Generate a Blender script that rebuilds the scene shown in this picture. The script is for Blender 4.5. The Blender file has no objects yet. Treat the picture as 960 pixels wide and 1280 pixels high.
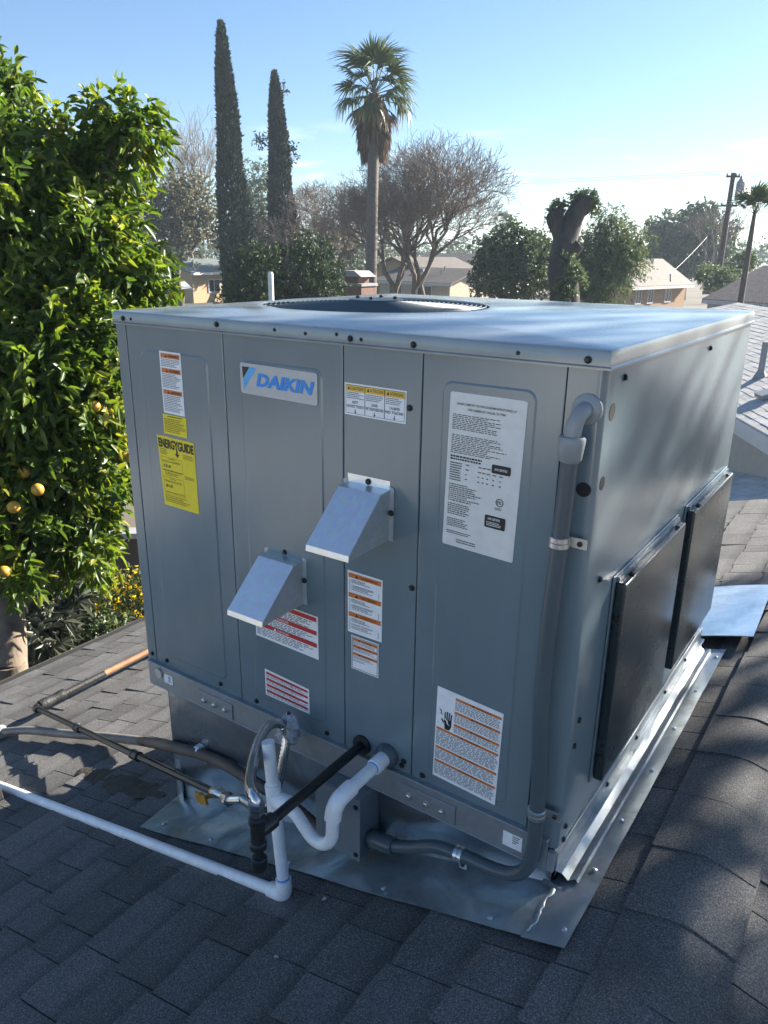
import bpy, bmesh, math, random
import numpy as np
from mathutils import Vector, Matrix, Euler

R = math.radians
scene = bpy.context.scene
COL = scene.collection

# ------------------------------------------------------------------ camera
CAM = np.array([1.6422, -1.2029, 0.1398])
YAW, PITCH, ROLL, FPX = 0.60026, 0.32884, 0.013494, 947.3
_f = np.array([-math.sin(YAW) * math.cos(PITCH), math.cos(YAW) * math.cos(PITCH), -math.sin(PITCH)])
_r = np.array([math.cos(YAW), math.sin(YAW), 0.0])
_u = np.cross(_r, _f)
_r, _u = math.cos(ROLL) * _r + math.sin(ROLL) * _u, -math.sin(ROLL) * _r + math.cos(ROLL) * _u
cam_data = bpy.data.cameras.new("camera")
cam_data.sensor_fit = 'VERTICAL'
cam_data.sensor_height = 24.0
cam_data.lens = FPX / 1280 * 24.0
cam_data.clip_start = 0.05
cam_data.clip_end = 9000
cam = bpy.data.objects.new("camera", cam_data)
COL.objects.link(cam)
cam.matrix_world = Matrix(((_r[0], _u[0], -_f[0], CAM[0]), (_r[1], _u[1], -_f[1], CAM[1]), (_r[2], _u[2], -_f[2], CAM[2]), (0, 0, 0, 1)))
scene.camera = cam

# ------------------------------------------------------------------ sky and sun
SUN_AZ, SUN_EL = R(23), R(25)
SUN = np.array([math.sin(SUN_AZ) * math.cos(SUN_EL), math.cos(SUN_AZ) * math.cos(SUN_EL), math.sin(SUN_EL)])
world = bpy.data.worlds.new("World")
scene.world = world
world.use_nodes = True
wt = world.node_tree
wt.nodes.clear()
wo = wt.nodes.new('ShaderNodeOutputWorld')
bg = wt.nodes.new('ShaderNodeBackground')
sky = wt.nodes.new('ShaderNodeTexSky')
sky.sky_type = 'NISHITA'
sky.sun_disc = False
sky.sun_elevation = SUN_EL
sky.sun_rotation = SUN_AZ
sky.altitude = 100
sky.air_density = 1.0
sky.dust_density = 0.35
sky.ozone_density = 4.5
bg.inputs['Strength'].default_value = 0.05
# small fair-weather clouds low over the horizon, all the way round
geo = wt.nodes.new('ShaderNodeTexCoord')
sep = wt.nodes.new('ShaderNodeSeparateXYZ')
wt.links.new(geo.outputs['Generated'], sep.inputs[0])
mp = wt.nodes.new('ShaderNodeMapping')
mp.inputs['Scale'].default_value = (5.0, 5.0, 30.0)
mp.inputs['Location'].default_value = (0.35, 0.1, 0.0)
wt.links.new(geo.outputs['Generated'], mp.inputs[0])
cn = wt.nodes.new('ShaderNodeTexNoise')
cn.inputs['Scale'].default_value = 1.6
cn.inputs['Detail'].default_value = 6
cn.inputs['Roughness'].default_value = 0.55
wt.links.new(mp.outputs[0], cn.inputs['Vector'])
cr = wt.nodes.new('ShaderNodeMapRange')
cr.inputs['From Min'].default_value = 0.56
cr.inputs['From Max'].default_value = 0.72
wt.links.new(cn.outputs['Fac'], cr.inputs[0])
band = wt.nodes.new('ShaderNodeValToRGB')
for e in list(band.color_ramp.elements)[1:]:
    band.color_ramp.elements.remove(e)
band.color_ramp.elements[0].position = 0.05
band.color_ramp.elements[0].color = (0, 0, 0, 1)
for pos, v in ((0.085, 1.0), (0.115, 0.8), (0.15, 0.0)):
    e = band.color_ramp.elements.new(pos)
    e.color = (v, v, v, 1)
wt.links.new(sep.outputs['Z'], band.inputs[0])
mul = wt.nodes.new('ShaderNodeMath')
mul.operation = 'MULTIPLY'
wt.links.new(cr.outputs[0], mul.inputs[0])
wt.links.new(band.outputs[0], mul.inputs[1])
mul2 = wt.nodes.new('ShaderNodeMath')
mul2.operation = 'MULTIPLY'
mul2.inputs[1].default_value = 0.6
wt.links.new(mul.outputs[0], mul2.inputs[0])
cm = wt.nodes.new('ShaderNodeMix')
cm.data_type = 'RGBA'
cm.inputs['B'].default_value = (9.0, 9.0, 8.8, 1)
wt.links.new(mul2.outputs[0], cm.inputs['Factor'])
wt.links.new(sky.outputs[0], cm.inputs['A'])
wt.links.new(cm.outputs['Result'], bg.inputs['Color'])
wt.links.new(bg.outputs[0], wo.inputs[0])

sun_l = bpy.data.lights.new("sun", 'SUN')
sun_l.energy = 5.0
sun_l.angle = R(0.53)
sun_l.color = (1.0, 0.93, 0.82)
sun_o = bpy.data.objects.new("sun", sun_l)
COL.objects.link(sun_o)
sun_o.rotation_euler = Vector((-SUN[0], -SUN[1], -SUN[2])).to_track_quat('-Z', 'Y').to_euler()
sun_o.location = (20, 40, 30)

vs = scene.view_settings
vs.view_transform = 'Standard'
vs.look = 'None'
vs.exposure = 1.95
vs.gamma = 1.0
vs.use_curve_mapping = False
scene.cycles.max_bounces = 8
scene.cycles.transparent_max_bounces = 8
scene.cycles.caustics_reflective = False
scene.cycles.caustics_refractive = False

# ------------------------------------------------------------------ helpers
rng = np.random.default_rng(7)
random.seed(7)


def ray(px, py):
    return (px - 480) / FPX * _r - (py - 640) / FPX * _u + _f


def at(px, py, depth):
    """the point seen at a pixel of the photograph, that far away"""
    return CAM + depth * ray(px, py)


def on_axis(px, py, axis, val):
    d = ray(px, py)
    return CAM + (val - CAM[axis]) / d[axis] * d


def proj(P):
    d = np.asarray(P, float) - CAM
    z = d @ _f
    z = np.where(np.abs(z) < 1e-6, 1e-6, z)
    return np.stack([480 + FPX * (d @ _r) / z, 640 - FPX * (d @ _u) / z, z], -1)


def link(o):
    COL.objects.link(o)
    return o


def wloc(o):
    v = Vector((0, 0, 0))
    while o is not None:
        v = v + o.location
        o = o.parent
    return v


def tag(o, label=None, cat=None, group=None, kind=None):
    if label: o['label'] = label
    if cat: o['category'] = cat
    if group: o['group'] = group
    if kind: o['kind'] = kind
    return o


def empty(name, loc, label=None, cat=None, group=None, parent=None):
    o = bpy.data.objects.new(name, None)
    o.empty_display_size = 0.1
    link(o)
    o.location = Vector(loc)
    if parent is not None:
        o.location = Vector(loc) - wloc(parent)
        o.parent = parent
    return tag(o, label, cat, group)


def catmull(pts, n=8):
    P = [np.asarray(p, float) for p in pts]
    P = [2 * P[0] - P[1]] + P + [2 * P[-1] - P[-2]]
    out = []
    for i in range(1, len(P) - 2):
        a, b, c, d = P[i - 1:i + 3]
        for k in range(n):
            t = k / n
            out.append(0.5 * ((2 * b) + (-a + c) * t + (2 * a - 5 * b + 4 * c - d) * t * t + (-a + 3 * b - 3 * c + d) * t ** 3))
    out.append(P[-2])
    return out


class MB:
    """collects shapes, then links them as ONE mesh object"""

    def __init__(self):
        self.v, self.f = [], []

    def add(self, verts, faces):
        n = len(self.v)
        self.v += [tuple(float(c) for c in p) for p in verts]
        self.f += [tuple(i + n for i in f) for f in faces]
        return self

    def box(self, x0, x1, y0, y1, z0, z1):
        v = [(x, y, z) for x in (x0, x1) for y in (y0, y1) for z in (z0, z1)]
        return self.add(v, [(0, 1, 3, 2), (4, 6, 7, 5), (0, 4, 5, 1), (2, 3, 7, 6), (0, 2, 6, 4), (1, 5, 7, 3)])

    def obox(self, c, ax, ay, az, hx, hy, hz):
        c, ax, ay, az = [np.asarray(q, float) for q in (c, ax, ay, az)]
        v = [c + sx * hx * ax + sy * hy * ay + sz * hz * az for sx in (-1, 1) for sy in (-1, 1) for sz in (-1, 1)]
        return self.add(v, [(0, 1, 3, 2), (4, 6, 7, 5), (0, 4, 5, 1), (2, 3, 7, 6), (0, 2, 6, 4), (1, 5, 7, 3)])

    def quad(self, *p):
        return self.add(p, [tuple(range(len(p)))])

    def tube(self, path, rad, n=12, caps=True, flat=1.0):
        P = [np.asarray(p, float) for p in path]
        m = len(P)
        rads = [rad] * m if np.isscalar(rad) else list(rad)
        rings = []
        t0 = P[1] - P[0]
        t0 = t0 / np.linalg.norm(t0)
        ref = np.array([0, 0, 1.0]) if abs(t0[2]) < 0.9 else np.array([1.0, 0, 0])
        nrm = np.cross(t0, ref)
        nrm /= np.linalg.norm(nrm)
        for i in range(m):
            a, b = P[max(i - 1, 0)], P[min(i + 1, m - 1)]
            t = b - a
            L = np.linalg.norm(t)
            t = t / L if L > 1e-9 else t0
            nrm = nrm - t * (nrm @ t)
            nrm /= np.linalg.norm(nrm)
            bn = np.cross(t, nrm)
            rings.append([P[i] + rads[i] * (math.cos(2 * math.pi * k / n) * nrm + flat * math.sin(2 * math.pi * k / n) * bn) for k in range(n)])
        v = [q for rg in rings for q in rg]
        f = [(i * n + k, i * n + (k + 1) % n, (i + 1) * n + (k + 1) % n, (i + 1) * n + k) for i in range(m - 1) for k in range(n)]
        if caps:
            f += [tuple(range(n - 1, -1, -1)), tuple((m - 1) * n + k for k in range(n))]
        return self.add(v, f)

    def cyl(self, a, b, r, n=16, r2=None):
        return self.tube([a, b], [r, r if r2 is None else r2], n)

    def extrude(self, poly, vec):
        """poly: list of 3-D points, extruded along vec"""
        n = len(poly)
        vec = np.asarray(vec, float)
        v = [np.asarray(p, float) for p in poly]
        v = v + [p + vec for p in v]
        f = [tuple(range(n - 1, -1, -1)), tuple(range(n, 2 * n))]
        f += [(i, (i + 1) % n, n + (i + 1) % n, n + i) for i in range(n)]
        return self.add(v, f)

    def mesh(self, name, m, bevel=0, seg=2, smooth=None, origin=None):
        V = np.array(self.v)
        c = (V.min(0) + V.max(0)) / 2 if origin is None else np.asarray(origin, float)
        me = bpy.data.meshes.new(name)
        me.from_pydata([tuple(p) for p in V - c], [], self.f)
        bm = bmesh.new()
        bm.from_mesh(me)
        bmesh.ops.recalc_face_normals(bm, faces=bm.faces)
        if bevel:
            ed = [e for e in bm.edges if len(e.link_faces) == 2 and e.calc_face_angle(0) > 0.6]
            bmesh.ops.bevel(bm, geom=ed, offset=bevel, segments=seg, affect='EDGES', profile=0.6, clamp_overlap=True)
        bm.to_mesh(me)
        bm.free()
        if smooth is not None:
            me.shade_smooth()
            me.set_sharp_from_angle(angle=R(smooth))
        me.materials.append(m)
        return me, c

    def build(self, name, m, parent=None, bevel=0, seg=2, smooth=None, kind=None):
        me, c = self.mesh(name, m, bevel, seg, smooth)
        o = bpy.data.objects.new(name, me)
        link(o)
        o.location = Vector(c)
        if parent is not None:
            o.location = Vector(c) - wloc(parent)
            o.parent = parent
        if kind: o['kind'] = kind
        return o


def np_mesh(name, V, F, m, tint=None, smooth=False):
    """fast mesh from arrays; F is (n,3) or (n,4)"""
    me = bpy.data.meshes.new(name)
    V = np.ascontiguousarray(V, np.float32)
    F = np.ascontiguousarray(F, np.int32)
    k = F.shape[1]
    me.vertices.add(len(V))
    me.vertices.foreach_set('co', V.ravel())
    me.loops.add(F.size)
    me.loops.foreach_set('vertex_index', F.ravel())
    me.polygons.add(len(F))
    me.polygons.foreach_set('loop_start', np.arange(0, F.size, k, dtype=np.int32))
    if tint is not None:
        a = me.attributes.new('tint', 'FLOAT', 'POINT')
        a.data.foreach_set('value', np.ascontiguousarray(tint, np.float32))
    if smooth:
        me.polygons.foreach_set('use_smooth', np.ones(len(F), bool))
    me.update(calc_edges=True)
    me.validate()
    if name == 'shingle_field':
        me.shade_flat()
    me.materials.append(m)
    return me


def obj_from(name, me, parent=None, loc=(0, 0, 0), kind=None):
    o = bpy.data.objects.new(name, me)
    link(o)
    o.location = Vector(loc)
    if parent is not None:
        o.location = Vector(loc) - wloc(parent)
        o.parent = parent
    if kind: o['kind'] = kind
    return o


# ------------------------------------------------------------------ materials
def new_mat(name):
    m = bpy.data.materials.new(name)
    m.use_nodes = True
    nt = m.node_tree
    b = nt.nodes['Principled BSDF']
    return m, nt, b


def node(nt, t, **kw):
    n = nt.nodes.new(t)
    for k, v in kw.items():
        n.inputs[k].default_value = v
    return n


def ramp(nt, fac, stops):
    r = nt.nodes.new('ShaderNodeValToRGB')
    els = r.color_ramp.elements
    els[0].position, els[0].color = stops[0][0], (*stops[0][1], 1)
    els[1].position, els[1].color = stops[-1][0], (*stops[-1][1], 1)
    for p, c in stops[1:-1]:
        e = els.new(p)
        e.color = (*c, 1)
    nt.links.new(fac, r.inputs[0])
    return r.outputs[0]


def coords(nt, kind='Object', scale=(1, 1, 1)):
    tc = nt.nodes.new('ShaderNodeTexCoord')
    if kind == 'World':
        g = nt.nodes.new('ShaderNodeNewGeometry')
        src = g.outputs['Position']
    else:
        src = tc.outputs[kind]
    m = nt.nodes.new('ShaderNodeMapping')
    m.inputs['Scale'].default_value = scale
    nt.links.new(src, m.inputs[0])
    return m.outputs[0]


def paint(name, c, rough=0.4, metal=0.0, var=0.12, nscale=6.0, bump=0.0, bscale=60.0, rvar=0.08, scale=(1, 1, 1), spec=0.5, coat=0.0, world=True):
    m, nt, b = new_mat(name)
    co = coords(nt, 'World' if world else 'Object', scale)
    nz = node(nt, 'ShaderNodeTexNoise', Scale=nscale, Detail=5.0, Roughness=0.6)
    nt.links.new(co, nz.inputs['Vector'])
    c = np.array(c)
    lo, hi = np.clip(c * (1 - var), 0, 1), np.clip(c * (1 + var), 0, 1)
    nt.links.new(ramp(nt, nz.outputs['Fac'], [(0.3, tuple(lo)), (0.7, tuple(hi))]), b.inputs['Base Color'])
    b.inputs['Metallic'].default_value = metal
    b.inputs['Specular IOR Level'].default_value = spec
    b.inputs['Coat Weight'].default_value = coat
    b.inputs['Coat Roughness'].default_value = 0.15
    mr = node(nt, 'ShaderNodeMapRange')
    mr.inputs['To Min'].default_value = max(rough - rvar, 0.02)
    mr.inputs['To Max'].default_value = rough + rvar
    nt.links.new(nz.outputs['Fac'], mr.inputs[0])
    nt.links.new(mr.outputs[0], b.inputs['Roughness'])
    if bump:
        n2 = node(nt, 'ShaderNodeTexNoise', Scale=bscale, Detail=4.0)
        nt.links.new(co, n2.inputs['Vector'])
        bp = node(nt, 'ShaderNodeBump', Strength=bump, Distance=0.01)
        nt.links.new(n2.outputs['Fac'], bp.inputs['Height'])
        nt.links.new(bp.outputs[0], b.inputs['Normal'])
    return m


def galvanised(name, c=(0.55, 0.57, 0.58), rough=0.33, stain=0.35, nscale=4.0, metal=0.9, bump=0.25):
    m, nt, b = new_mat(name)
    co = coords(nt, 'World')
    vo = node(nt, 'ShaderNodeTexVoronoi', Scale=90.0)
    nt.links.new(co, vo.inputs['Vector'])
    nz = node(nt, 'ShaderNodeTexNoise', Scale=nscale, Detail=7.0, Roughness=0.65, Distortion=0.6)
    nt.links.new(co, nz.inputs['Vector'])
    c = np.array(c)
    base = ramp(nt, nz.outputs['Fac'], [(0.3, tuple(c * (1 - stain))), (0.5, tuple(c)), (0.72, tuple(np.clip(c * 1.2, 0, 0.9)))])
    mx = nt.nodes.new('ShaderNodeMix')
    mx.data_type = 'RGBA'
    mx.blend_type = 'MULTIPLY'
    mx.inputs['Factor'].default_value = 0.1
    nt.links.new(base, mx.inputs['A'])
    nt.links.new(vo.outputs['Color'], mx.inputs['B'])
    nt.links.new(mx.outputs['Result'], b.inputs['Base Color'])
    b.inputs['Metallic'].default_value = metal
    mr = node(nt, 'ShaderNodeMapRange')
    mr.inputs['To Min'].default_value = rough + 0.14
    mr.inputs['To Max'].default_value = rough - 0.1
    nt.links.new(nz.outputs['Fac'], mr.inputs[0])
    nt.links.new(mr.outputs[0], b.inputs['Roughness'])
    n2 = node(nt, 'ShaderNodeTexNoise', Scale=5.0, Detail=3.0)
    nt.links.new(co, n2.inputs['Vector'])
    bp = node(nt, 'ShaderNodeBump', Strength=bump, Distance=0.02)
    nt.links.new(n2.outputs['Fac'], bp.inputs['Height'])
    nt.links.new(bp.outputs[0], b.inputs['Normal'])
    return m


def flat_mat(name, c, rough=0.5, metal=0.0):
    m, nt, b = new_mat(name)
    nz = node(nt, 'ShaderNodeTexNoise', Scale=40.0, Detail=3.0)
    nt.links.new(coords(nt, 'World'), nz.inputs['Vector'])
    c = np.array(c)
    nt.links.new(ramp(nt, nz.outputs['Fac'], [(0.3, tuple(c * 0.94)), (0.7, tuple(np.clip(c * 1.05, 0, 1)))]), b.inputs['Base Color'])
    b.inputs['Roughness'].default_value = rough
    b.inputs['Metallic'].default_value = metal
    return m


def leaf_mat(name, stops, trans=0.35, rough=0.4, tval=1.5, spec=0.5):
    m, nt, b = new_mat(name)
    at_ = nt.nodes.new('ShaderNodeAttribute')
    at_.attribute_name = 'tint'
    oi = nt.nodes.new('ShaderNodeObjectInfo')
    col = ramp(nt, at_.outputs['Fac'], stops)
    nt.links.new(col, b.inputs['Base Color'])
    b.inputs['Roughness'].default_value = rough
    b.inputs['Specular IOR Level'].default_value = spec
    if trans > 0:
        tr = nt.nodes.new('ShaderNodeBsdfTranslucent')
        hs = node(nt, 'ShaderNodeHueSaturation', Saturation=1.1, Value=tval)
        hs.inputs['Hue'].default_value = 0.485
        nt.links.new(col, hs.inputs['Color'])
        nt.links.new(hs.outputs[0], tr.inputs['Color'])
        mx = nt.nodes.new('ShaderNodeMixShader')
        mx.inputs[0].default_value = trans
        nt.links.new(b.outputs[0], mx.inputs[1])
        nt.links.new(tr.outputs[0], mx.inputs[2])
        nt.links.new(mx.outputs[0], nt.nodes['Material Output'].inputs['Surface'])
    return m


def shingle_mat(name, stops, var=0.35, world=True, rough=0.8, gscale=420.0, spec=0.5, band=1.0, bump=0.12):
    m, nt, b = new_mat(name)
    co = coords(nt, 'World')
    g = node(nt, 'ShaderNodeTexNoise', Scale=gscale, Detail=2.0, Roughness=0.8)
    nt.links.new(co, g.inputs['Vector'])
    big = node(nt, 'ShaderNodeTexNoise', Scale=3.5, Detail=5.0, Roughness=0.6)
    nt.links.new(co, big.inputs['Vector'])
    col = ramp(nt, g.outputs['Fac'], stops)
    at_ = nt.nodes.new('ShaderNodeAttribute')
    at_.attribute_name = 'tint'
    oi = nt.nodes.new('ShaderNodeObjectInfo')
    ad = nt.nodes.new('ShaderNodeMath')
    ad.operation = 'ADD'
    nt.links.new(at_.outputs['Fac'], ad.inputs[0])
    nt.links.new(oi.outputs['Random'], ad.inputs[1])
    fr = nt.nodes.new('ShaderNodeMath')
    fr.operation = 'FRACT'
    nt.links.new(ad.outputs[0], fr.inputs[0])
    v1 = node(nt, 'ShaderNodeMapRange')
    v1.inputs['To Min'].default_value = 1 - var
    v1.inputs['To Max'].default_value = 1 + var
    nt.links.new(fr.outputs[0], v1.inputs[0])
    v2 = node(nt, 'ShaderNodeMapRange')
    v2.inputs['From Min'].default_value = 0.3
    v2.inputs['From Max'].default_value = 0.7
    v2.inputs['To Min'].default_value = 0.75
    v2.inputs['To Max'].default_value = 1.25
    nt.links.new(big.outputs['Fac'], v2.inputs[0])
    mm = nt.nodes.new('ShaderNodeMath')
    mm.operation = 'MULTIPLY'
    nt.links.new(v1.outputs[0], mm.inputs[0])
    nt.links.new(v2.outputs[0], mm.inputs[1])
    hs = node(nt, 'ShaderNodeHueSaturation')
    nt.links.new(col, hs.inputs['Color'])
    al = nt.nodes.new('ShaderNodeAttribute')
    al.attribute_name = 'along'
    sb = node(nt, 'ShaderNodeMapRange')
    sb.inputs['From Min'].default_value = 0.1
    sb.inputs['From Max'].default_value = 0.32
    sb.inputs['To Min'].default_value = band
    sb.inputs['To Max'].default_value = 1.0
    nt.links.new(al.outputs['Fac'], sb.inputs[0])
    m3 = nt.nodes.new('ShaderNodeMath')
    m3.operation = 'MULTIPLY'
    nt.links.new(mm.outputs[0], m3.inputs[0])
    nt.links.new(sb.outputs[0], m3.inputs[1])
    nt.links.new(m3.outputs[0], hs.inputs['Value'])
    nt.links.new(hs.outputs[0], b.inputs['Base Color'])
    b.inputs['Roughness'].default_value = rough
    b.inputs['Specular IOR Level'].default_value = spec
    bp = node(nt, 'ShaderNodeBump', Strength=bump, Distance=0.003)
    nt.links.new(g.outputs['Fac'], bp.inputs['Height'])
    nt.links.new(bp.outputs[0], b.inputs['Normal'])
    return m


M = {}
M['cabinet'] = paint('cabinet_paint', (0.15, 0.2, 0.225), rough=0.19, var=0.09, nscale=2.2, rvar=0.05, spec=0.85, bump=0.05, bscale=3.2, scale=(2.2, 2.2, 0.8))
M['cover'] = paint('cover_paint', (0.022, 0.033, 0.038), rough=0.27, var=0.15, nscale=4, rvar=0.06, bump=0.01, bscale=9)
M['seam'] = flat_mat('seam_black', (0.012, 0.014, 0.016), 0.7)
M['screw'] = flat_mat('screw_black', (0.02, 0.022, 0.025), 0.35, 0.3)
M['zinc'] = galvanised('zinc_fastener', (0.6, 0.62, 0.63), rough=0.3, stain=0.1, nscale=40)
M['galv'] = galvanised('galvanised_sheet', (0.42, 0.46, 0.48), rough=0.44, metal=0.7, stain=0.5, nscale=7.0)
M['galv_dull'] = galvanised('galvanised_dull', (0.52, 0.58, 0.6), rough=0.3, stain=0.55, nscale=5.0, metal=0.72, bump=0.9)
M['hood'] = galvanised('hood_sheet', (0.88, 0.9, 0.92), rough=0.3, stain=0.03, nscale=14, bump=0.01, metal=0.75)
M['rail'] = galvanised('rail_sheet', (0.38, 0.41, 0.43), rough=0.36, stain=0.1, nscale=10, bump=0.05, metal=0.6)
M['slab'] = galvanised('new_sheet', (0.72, 0.75, 0.77), rough=0.3, stain=0.2, nscale=9, bump=0.06)
M['pvc'] = paint('white_pvc', (0.86, 0.87, 0.88), rough=0.35, var=0.09, nscale=26)
M['conduit'] = paint('grey_conduit', (0.072, 0.095, 0.11), rough=0.33, var=0.06, nscale=9)
M['fitting'] = paint('grey_fitting', (0.27, 0.29, 0.3), rough=0.3, var=0.05)
M['jbox'] = paint('junction_box_grey', (0.18, 0.2, 0.215), rough=0.35, var=0.06, nscale=9)
M['black'] = paint('black_iron', (0.012, 0.012, 0.013), rough=0.35, var=0.3, nscale=20)
M['iron'] = paint('dark_iron', (0.045, 0.047, 0.05), rough=0.38, metal=0.5, var=0.3, nscale=30)
M['wrap'] = paint('black_wrap', (0.02, 0.02, 0.02), rough=0.6, var=0.3, nscale=30, bump=0.4, bscale=120)
M['rust'] = paint('rusty_pipe', (0.34, 0.16, 0.075), rough=0.7, var=0.35, nscale=16, bump=0.2)
M['steel'] = galvanised('stainless', (0.62, 0.63, 0.64), rough=0.22, stain=0.1, nscale=30, metal=1.0, bump=0.05)
M['flexgrey'] = paint('flex_grey', (0.2, 0.19, 0.18), rough=0.5, var=0.2, nscale=12, metal=0.2)
M['flexbrown'] = paint('flex_brown', (0.12, 0.09, 0.07), rough=0.6, var=0.25, nscale=12)
M['tape'] = paint('clear_tape', (0.35, 0.37, 0.4), rough=0.25, var=0.3, nscale=60, bump=0.6, bscale=90)
M['handle'] = paint('yellow_handle', (0.5, 0.24, 0.03), rough=0.45, var=0.15, nscale=40)
M['white'] = flat_mat('label_white', (0.84, 0.86, 0.88), 0.35)
M['plate'] = flat_mat('rating_plate', (0.72, 0.72, 0.70), 0.35)
M['silver'] = flat_mat('brand_plate', (0.42, 0.45, 0.48), 0.35, 0.3)
M['yellow'] = flat_mat('label_yellow', (0.82, 0.66, 0.01), 0.4)
M['amber'] = flat_mat('label_amber', (0.8, 0.5, 0.06), 0.4)
M['orange'] = flat_mat('label_orange', (0.62, 0.17, 0.03), 0.4)
M['red'] = flat_mat('label_red', (0.5, 0.03, 0.03), 0.4)
M['ink'] = flat_mat('ink_black', (0.015, 0.015, 0.017), 0.5)
M['print'] = flat_mat('ink_grey', (0.19, 0.2, 0.22), 0.5)
M['olive'] = flat_mat('ink_olive', (0.3, 0.24, 0.01), 0.5)
M['blue'] = flat_mat('brand_blue', (0.02, 0.26, 0.75), 0.4)
M['sky_blue'] = flat_mat('brand_light_blue', (0.09, 0.42, 0.82), 0.4)
M['rubber'] = paint('black_rubber', (0.012, 0.012, 0.014), rough=0.7, var=0.2)
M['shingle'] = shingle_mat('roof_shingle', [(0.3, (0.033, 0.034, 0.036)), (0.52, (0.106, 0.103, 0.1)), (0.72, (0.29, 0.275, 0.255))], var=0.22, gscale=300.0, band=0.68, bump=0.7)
M['felt'] = paint('roof_felt', (0.02, 0.02, 0.021), rough=0.9, var=0.3, nscale=40)
M['light_shingle'] = shingle_mat('light_shingle', [(0.3, (0.34, 0.335, 0.32)), (0.5, (0.44, 0.43, 0.41)), (0.7, (0.54, 0.525, 0.5))], var=0.07, gscale=60)
M['brown_shingle'] = shingle_mat('brown_shingle', [(0.3, (0.12, 0.085, 0.065)), (0.5, (0.2, 0.15, 0.12)), (0.7, (0.28, 0.22, 0.18))], var=0.14, gscale=14)
M['green_shingle'] = shingle_mat('green_shingle', [(0.3, (0.07, 0.09, 0.08)), (0.5, (0.11, 0.13, 0.12)), (0.7, (0.16, 0.18, 0.17))], var=0.14, gscale=14)
M['grey_shingle'] = shingle_mat('grey_shingle', [(0.3, (0.1, 0.1, 0.1)), (0.5, (0.17, 0.165, 0.16)), (0.7, (0.25, 0.24, 0.235))], var=0.14, gscale=14)
M['fascia'] = paint('fascia_white', (0.62, 0.62, 0.6), rough=0.6, var=0.06)
M['beige'] = paint('stucco_beige', (0.42, 0.38, 0.32), rough=0.9, var=0.07, bump=0.3, bscale=60)
M['tan'] = paint('stucco_tan', (0.5, 0.36, 0.2), rough=0.9, var=0.08)
M['orange_wall'] = paint('stucco_orange', (0.4, 0.25, 0.15), rough=0.9, var=0.08)
M['cream'] = paint('stucco_cream', (0.55, 0.46, 0.34), rough=0.9, var=0.08)
M['brick_red'] = paint('brick_red', (0.2, 0.11, 0.085), rough=0.9, var=0.25, nscale=5)
M['wall_dark'] = paint('garden_wall', (0.075, 0.06, 0.045), rough=0.9, var=0.25, nscale=3, bump=0.3)
M['wall_grey'] = paint('garden_wall_cap', (0.3, 0.3, 0.3), rough=0.9, var=0.1)
M['glass'] = paint('window_glass', (0.02, 0.025, 0.03), rough=0.08, var=0.1, spec=0.6)
M['bark'] = paint('bark', (0.12, 0.095, 0.075), rough=0.9, var=0.4, nscale=7, bump=0.7, bscale=25, scale=(1, 1, 0.3))
M['bark_pale'] = paint('bark_pale', (0.2, 0.155, 0.115), rough=0.9, var=0.35, nscale=9, bump=0.5, bscale=40, scale=(1, 1, 0.4))
M['bark_dark'] = paint('bark_dark', (0.05, 0.042, 0.036), rough=0.95, var=0.5, nscale=4, bump=0.9, bscale=12, scale=(1, 1, 0.3))
M['twig'] = paint('twig', (0.21, 0.165, 0.135), rough=0.9, var=0.25, nscale=3)
M['palm_trunk'] = paint('palm_trunk', (0.13, 0.105, 0.085), rough=0.9, var=0.3, nscale=6, bump=0.6, bscale=12, scale=(1, 1, 2.5))
M['thatch'] = leaf_mat('dead_fronds', [(0.0, (0.09, 0.065, 0.045)), (0.5, (0.17, 0.12, 0.085)), (1.0, (0.27, 0.19, 0.13))], trans=0.12, rough=0.8)
M['frond'] = leaf_mat('palm_frond', [(0.0, (0.035, 0.06, 0.028)), (0.6, (0.08, 0.115, 0.045)), (1.0, (0.2, 0.19, 0.075))], trans=0.2, rough=0.45)
M['citrus'] = leaf_mat('citrus_leaf', [(0.0, (0.03, 0.065, 0.014)), (0.45, (0.075, 0.135, 0.02)), (0.8, (0.15, 0.21, 0.03)), (1.0, (0.3, 0.3, 0.05))], trans=0.46, rough=0.42, tval=1.55)
M['cypress'] = leaf_mat('cypress_leaf', [(0.0, (0.008, 0.018, 0.010)), (0.6, (0.017, 0.034, 0.015)), (1.0, (0.04, 0.06, 0.022))], trans=0.05, rough=0.7)
M['juniper'] = leaf_mat('juniper_leaf', [(0.0, (0.012, 0.03, 0.012)), (0.6, (0.03, 0.06, 0.018)), (1.0, (0.1, 0.13, 0.03))], trans=0.15, rough=0.65)
M['oak'] = leaf_mat('broad_leaf', [(0.0, (0.03, 0.052, 0.024)), (0.6, (0.07, 0.105, 0.04)), (1.0, (0.15, 0.18, 0.07))], trans=0.25, rough=0.5)
M['pepper'] = leaf_mat('pepper_leaf', [(0.0, (0.045, 0.075, 0.035)), (0.6, (0.1, 0.14, 0.06)), (1.0, (0.19, 0.22, 0.1))], trans=0.3, rough=0.55)
M['brownleaf'] = leaf_mat('brown_leaf', [(0.0, (0.05, 0.06, 0.028)), (0.45, (0.095, 0.1, 0.045)), (0.75, (0.15, 0.125, 0.075)), (1.0, (0.22, 0.2, 0.11))], trans=0.25, rough=0.7)
M['paleleaf'] = leaf_mat('pale_leaf', [(0.0, (0.12, 0.13, 0.07)), (0.6, (0.2, 0.21, 0.12)), (1.0, (0.3, 0.29, 0.17))], trans=0.3, rough=0.7)
M['shrub'] = leaf_mat('shrub_leaf', [(0.0, (0.03, 0.055, 0.015)), (0.6, (0.07, 0.11, 0.025)), (1.0, (0.14, 0.17, 0.04))], trans=0.3, rough=0.55)
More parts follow.
